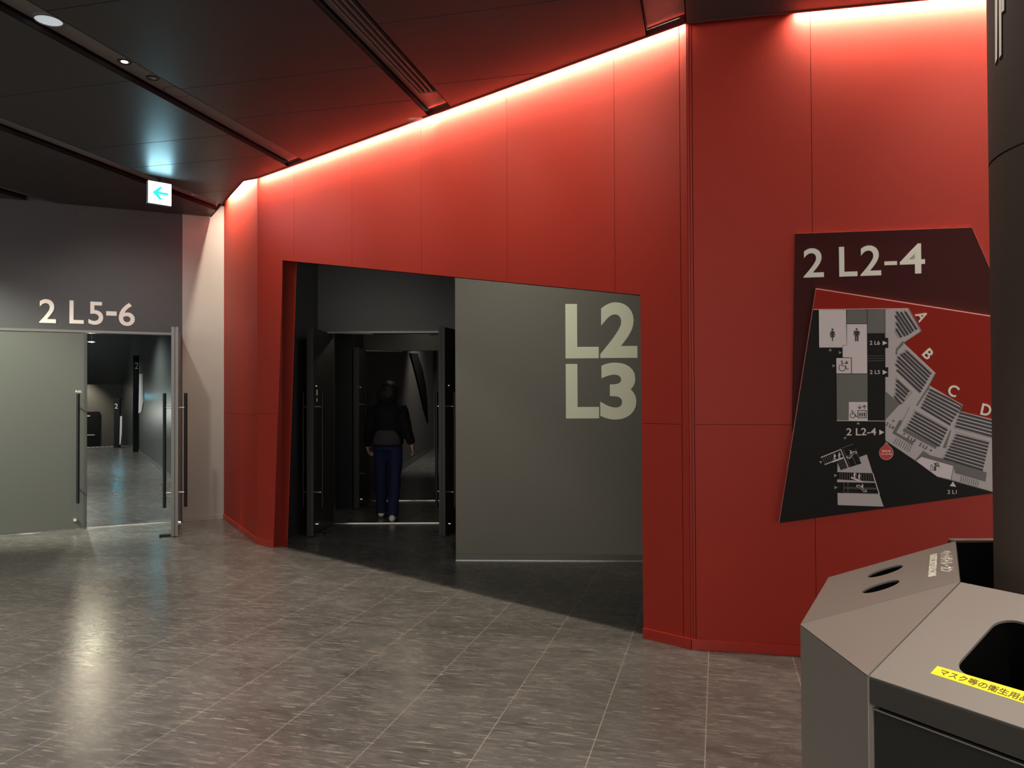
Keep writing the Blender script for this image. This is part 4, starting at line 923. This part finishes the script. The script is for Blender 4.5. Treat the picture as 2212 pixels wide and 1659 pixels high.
tx(b, .09, .022)
# jacket with sleeves
mb = MB()
lp(mb, [(V(0, -.005, .90), .185, .15), (V(0, -.01, .96), .19, .155), (V(0, -.01, 1.06), .182, .150), (V(0, -.005, 1.2), .195, .15), (V(0, -.01, 1.31), .205, .14), (V(0, -.0, 1.37), .165, .115), (V(0, .01, 1.42), .09, .085), (V(0, .015, 1.465), .068, .072)], 26)
for s_, a in arms.items():
    lp(mb, [(a[0]-Vector((s_*.02, 0, -.01)), .075, .078), (a[0].lerp(a[1], .3), .074, .076), (a[0].lerp(a[1], .7), .066, .068), (a[1], .060, .060), (a[1].lerp(a[2], .5), .055, .055), (a[2]-(a[2]-a[1])*.04, .046, .046)], 16)
b = mb.build('jacket', JACK, t); remesh(b, .011, 5, .6); tx(b, .11, .026)
# grey lower back panel of the jacket
mb = MB(); rr_ = []
for i in range(13):
    f = -1+2*i/12; rr_.append(f)
vs = []; fs = []
for j in range(8):
    z = .905+.175*j/7; half = 1.0*math.sqrt(max(0, 1-(j/7.6)**2))
    for f in rr_:
        a_ = f*half*radians(62); vs.append(V(sin(a_)*.197, -.012-cos(a_)*.166, z))
        
nn = len(rr_)
for j in range(7):
    for i in range(nn-1): fs.append((j*nn+i, j*nn+i+1, (j+1)*nn+i+1, (j+1)*nn+i))
mb.add(vs, fs, True); b = mb.build('back_panel', JACKG, t, label='charcoal lower back of the jacket'); so = b.modifiers.new('s', 'SOLIDIFY'); so.thickness = .012
# hair: chin-length bob
mb = MB(); mb.ell(V(.01, .03, 1.575), (.108, .118, .098)); mb.ell(V(-.01, -.01, 1.51), (.125, .095, .095)); mb.ell(V(-.065, -.0, 1.475), (.072, .075, .065)); mb.ell(V(.05, -.0, 1.475), (.068, .075, .06))
b = mb.build('hair', HAIR, t); remesh(b, .009, 4, .5); tx(b, .035, .022)
# collar
mb = MB(); lp(mb, [(V(0, .0, 1.40), .10, .095), (V(0, .005, 1.45), .088, .088), (V(0, .01, 1.475), .080, .082)]); b = mb.build('collar', JACK, t); remesh(b, .009, 3)
for f_, lift in ((RF, 0), (LF, .0)):
    mb = MB(); lp(mb, [(f_+Vector((0, -.075, .052)), .025, .03), (f_+Vector((0, -.055, .05)), .038, .042), (f_+Vector((0, .02, .055)), .042, .045), (f_+Vector((0, .11, .04)), .046, .030), (f_+Vector((0, .18, .03)), .030, .018)])
    b = mb.build('shoe', SHOE, t); remesh(b, .008, 3)
    m2 = MB(); m2.prism(pf, [(f_.x+x, f_.y+y) for x, y in ((-.03, -.08), (.03, -.08), (.042, -.03), (.045, .10), (.03, .18), (-.03, .18), (-.045, .10), (-.042, -.03))], 0.001, .020); m2.build('sole', SOLE, b, bevel=.006)

# ================================================================== LIGHTS of the room and added fills
# foyer downlights (bare spots added just under the ceiling, without fittings)
def down(x, y, power, lab, size=76, col=(1, .90, .78), z=CH):
    spot('downlight_light', (x, y, z-.02), (x, y, 0), power, size, .6, col, .05)
for (x, y, pw) in ((-3.4, 3.2, 260), (-1.35, 2.2, 260), (0.3, 1.2, 220), (-5.6, 4.2, 200), (-3.0, 4.9, 200), (-1.9, 4.4, 120), (1.25, .35, 240), (1.1, 2.6, 90)):
    down(x, y, pw, '')
# wall washer on the closed leaf
spot('wall_washer', (-6.9, 6.3, 3.6), (-5.75, 8.27, 1.45), 1500, 52, .8, (.95, 1.0, .78), .05)
# lobby and corridor downlights
LBL = mat('lobby_lamp', (.9, .9, .8), .4, emit=(1, .93, .66), estr=60)
for (x, y, z, pw, lab) in ((-1.33, 9.9, 2.585, 5, 'small recessed downlight in the lobby ceiling above the person'), (-5.72, 10.45, 2.24, 30, 'small bright lamp just inside the left doors, top of the gap')):
    t = thing('downlight', (x, y, z), lab, 'light')
    m1 = MB(); m1.tube((x, y, z), (x, y, z+.010), .050, n=20); m1.build('housing', BLACKM, t); m1 = MB(); m1.tube((x, y, z-.004), (x, y, z-.0002), .030, n=20); m1.build('lens', LBL, t)
    if x < -5: m1 = MB(); m1.tube((x, y, z+.01), (x, y, 3.3), .012); m1.build('stem', BLACKM, t)
    point('lobby_light', (x, y, z-.05), pw, (1, .92, .66), .035)
spot('left_wall_light', (-3.4, 6.2, 3.6), (-4.4, 9.0, 1.3), 150, 70, .8, (1, .93, .84), .06)
spot('left_wall_light', (-5.0, 5.6, 3.6), (-5.4, 8.6, 1.3), 50, 62, .8, (1, .95, .84), .06)
# vestibule: hidden area light added to brighten the lettered wall and door header
area('vestibule_fill', (-.1, 6.0, 3.7), (0, 1, -.45), 1.4, .12, 22, (1, .97, .88), xaxis=(1, 0, 0), spread=130)
for s_ in (.8, 1.9, 3.0, 4.1): spot('wall_wash_fill', FB.w(s_, 3.6, 1.15), FB.w(s_, 3.0, 0), 36, 80, 1.0, (1, .86, .72), .12)  # spots without fittings, added to brighten the upper long red wall
for s_ in (1.75, 2.7): spot('wall_wash_fill', FR.w(s_, 3.6, 1.1), FR.w(s_+.1, 2.9, 0), 30, 85, 1.0, (1, .86, .72), .12)  # same added fill for the right red wall
# cyan emergency lights by the corridor posts
g = FK.w((atz(293, 972)-K0).dot(cdir)+.9, 2.3, .25); point('corridor_cyan', FK.w((atz(350, 1020)-K0).dot(cdir)-1.6, 1.7, .25), 2.2, (.15, .8, 1.0))
point('corridor_cyan_far', FK.w((atz(278, 966)-K0).dot(cdir), 1.5, .4), 3.5, (.15, .8, 1.0))
spot('corridor_light', FK.w(LK*.45, 3.2, 1.6), FK.w(LK*.45, 0, 1.6), 420, 150, .5, (.95, 1, .9), .06)
spot('corridor_light', FK.w(LK*.08, 3.2, 1.2), FK.w(LK*.1, 0, 1.4), 260, 140, .5, (.95, 1, .9), .06)
spot('corridor_light', FK.w(LK*.85, 3.2, 1.6), FK.w(LK*.85, 0, 1.6), 200, 140, .5, (.95, 1, .9), .06)
point('stair_fill', FK.w(LK-.5, 1.0, 2.6), 60, (.95, 1, .92), .05)  # unseen point light added to brighten the soffit over the stairs
spot('lower_light', FK.w(LK+4.6, 2.4, 1.5), FK.w(LK+5.4, .9, 1.4), 160, 90, .8, (1, .93, .72), .05)
spot('passage_light', (-1.2, 17, 3.6), (-1.2, 18, 0), 260, 120, .6, (1, .93, .85), .1)

GR = {'door_leaf': 'door leaves of the hall entrances', 'led_strip': 'LED strips above the red walls', 'downlight': 'round downlights', 'spotlight': 'small spotlights in the ceiling slot', 'entrance_fin': 'numbered black posts in the corridor', 'poster': 'white notices in the corridor'}
for o in bpy.data.objects:
    g = GR.get(o.name.split('.')[0])
    if g and o.parent is None and 'label' in o: o['group'] = g
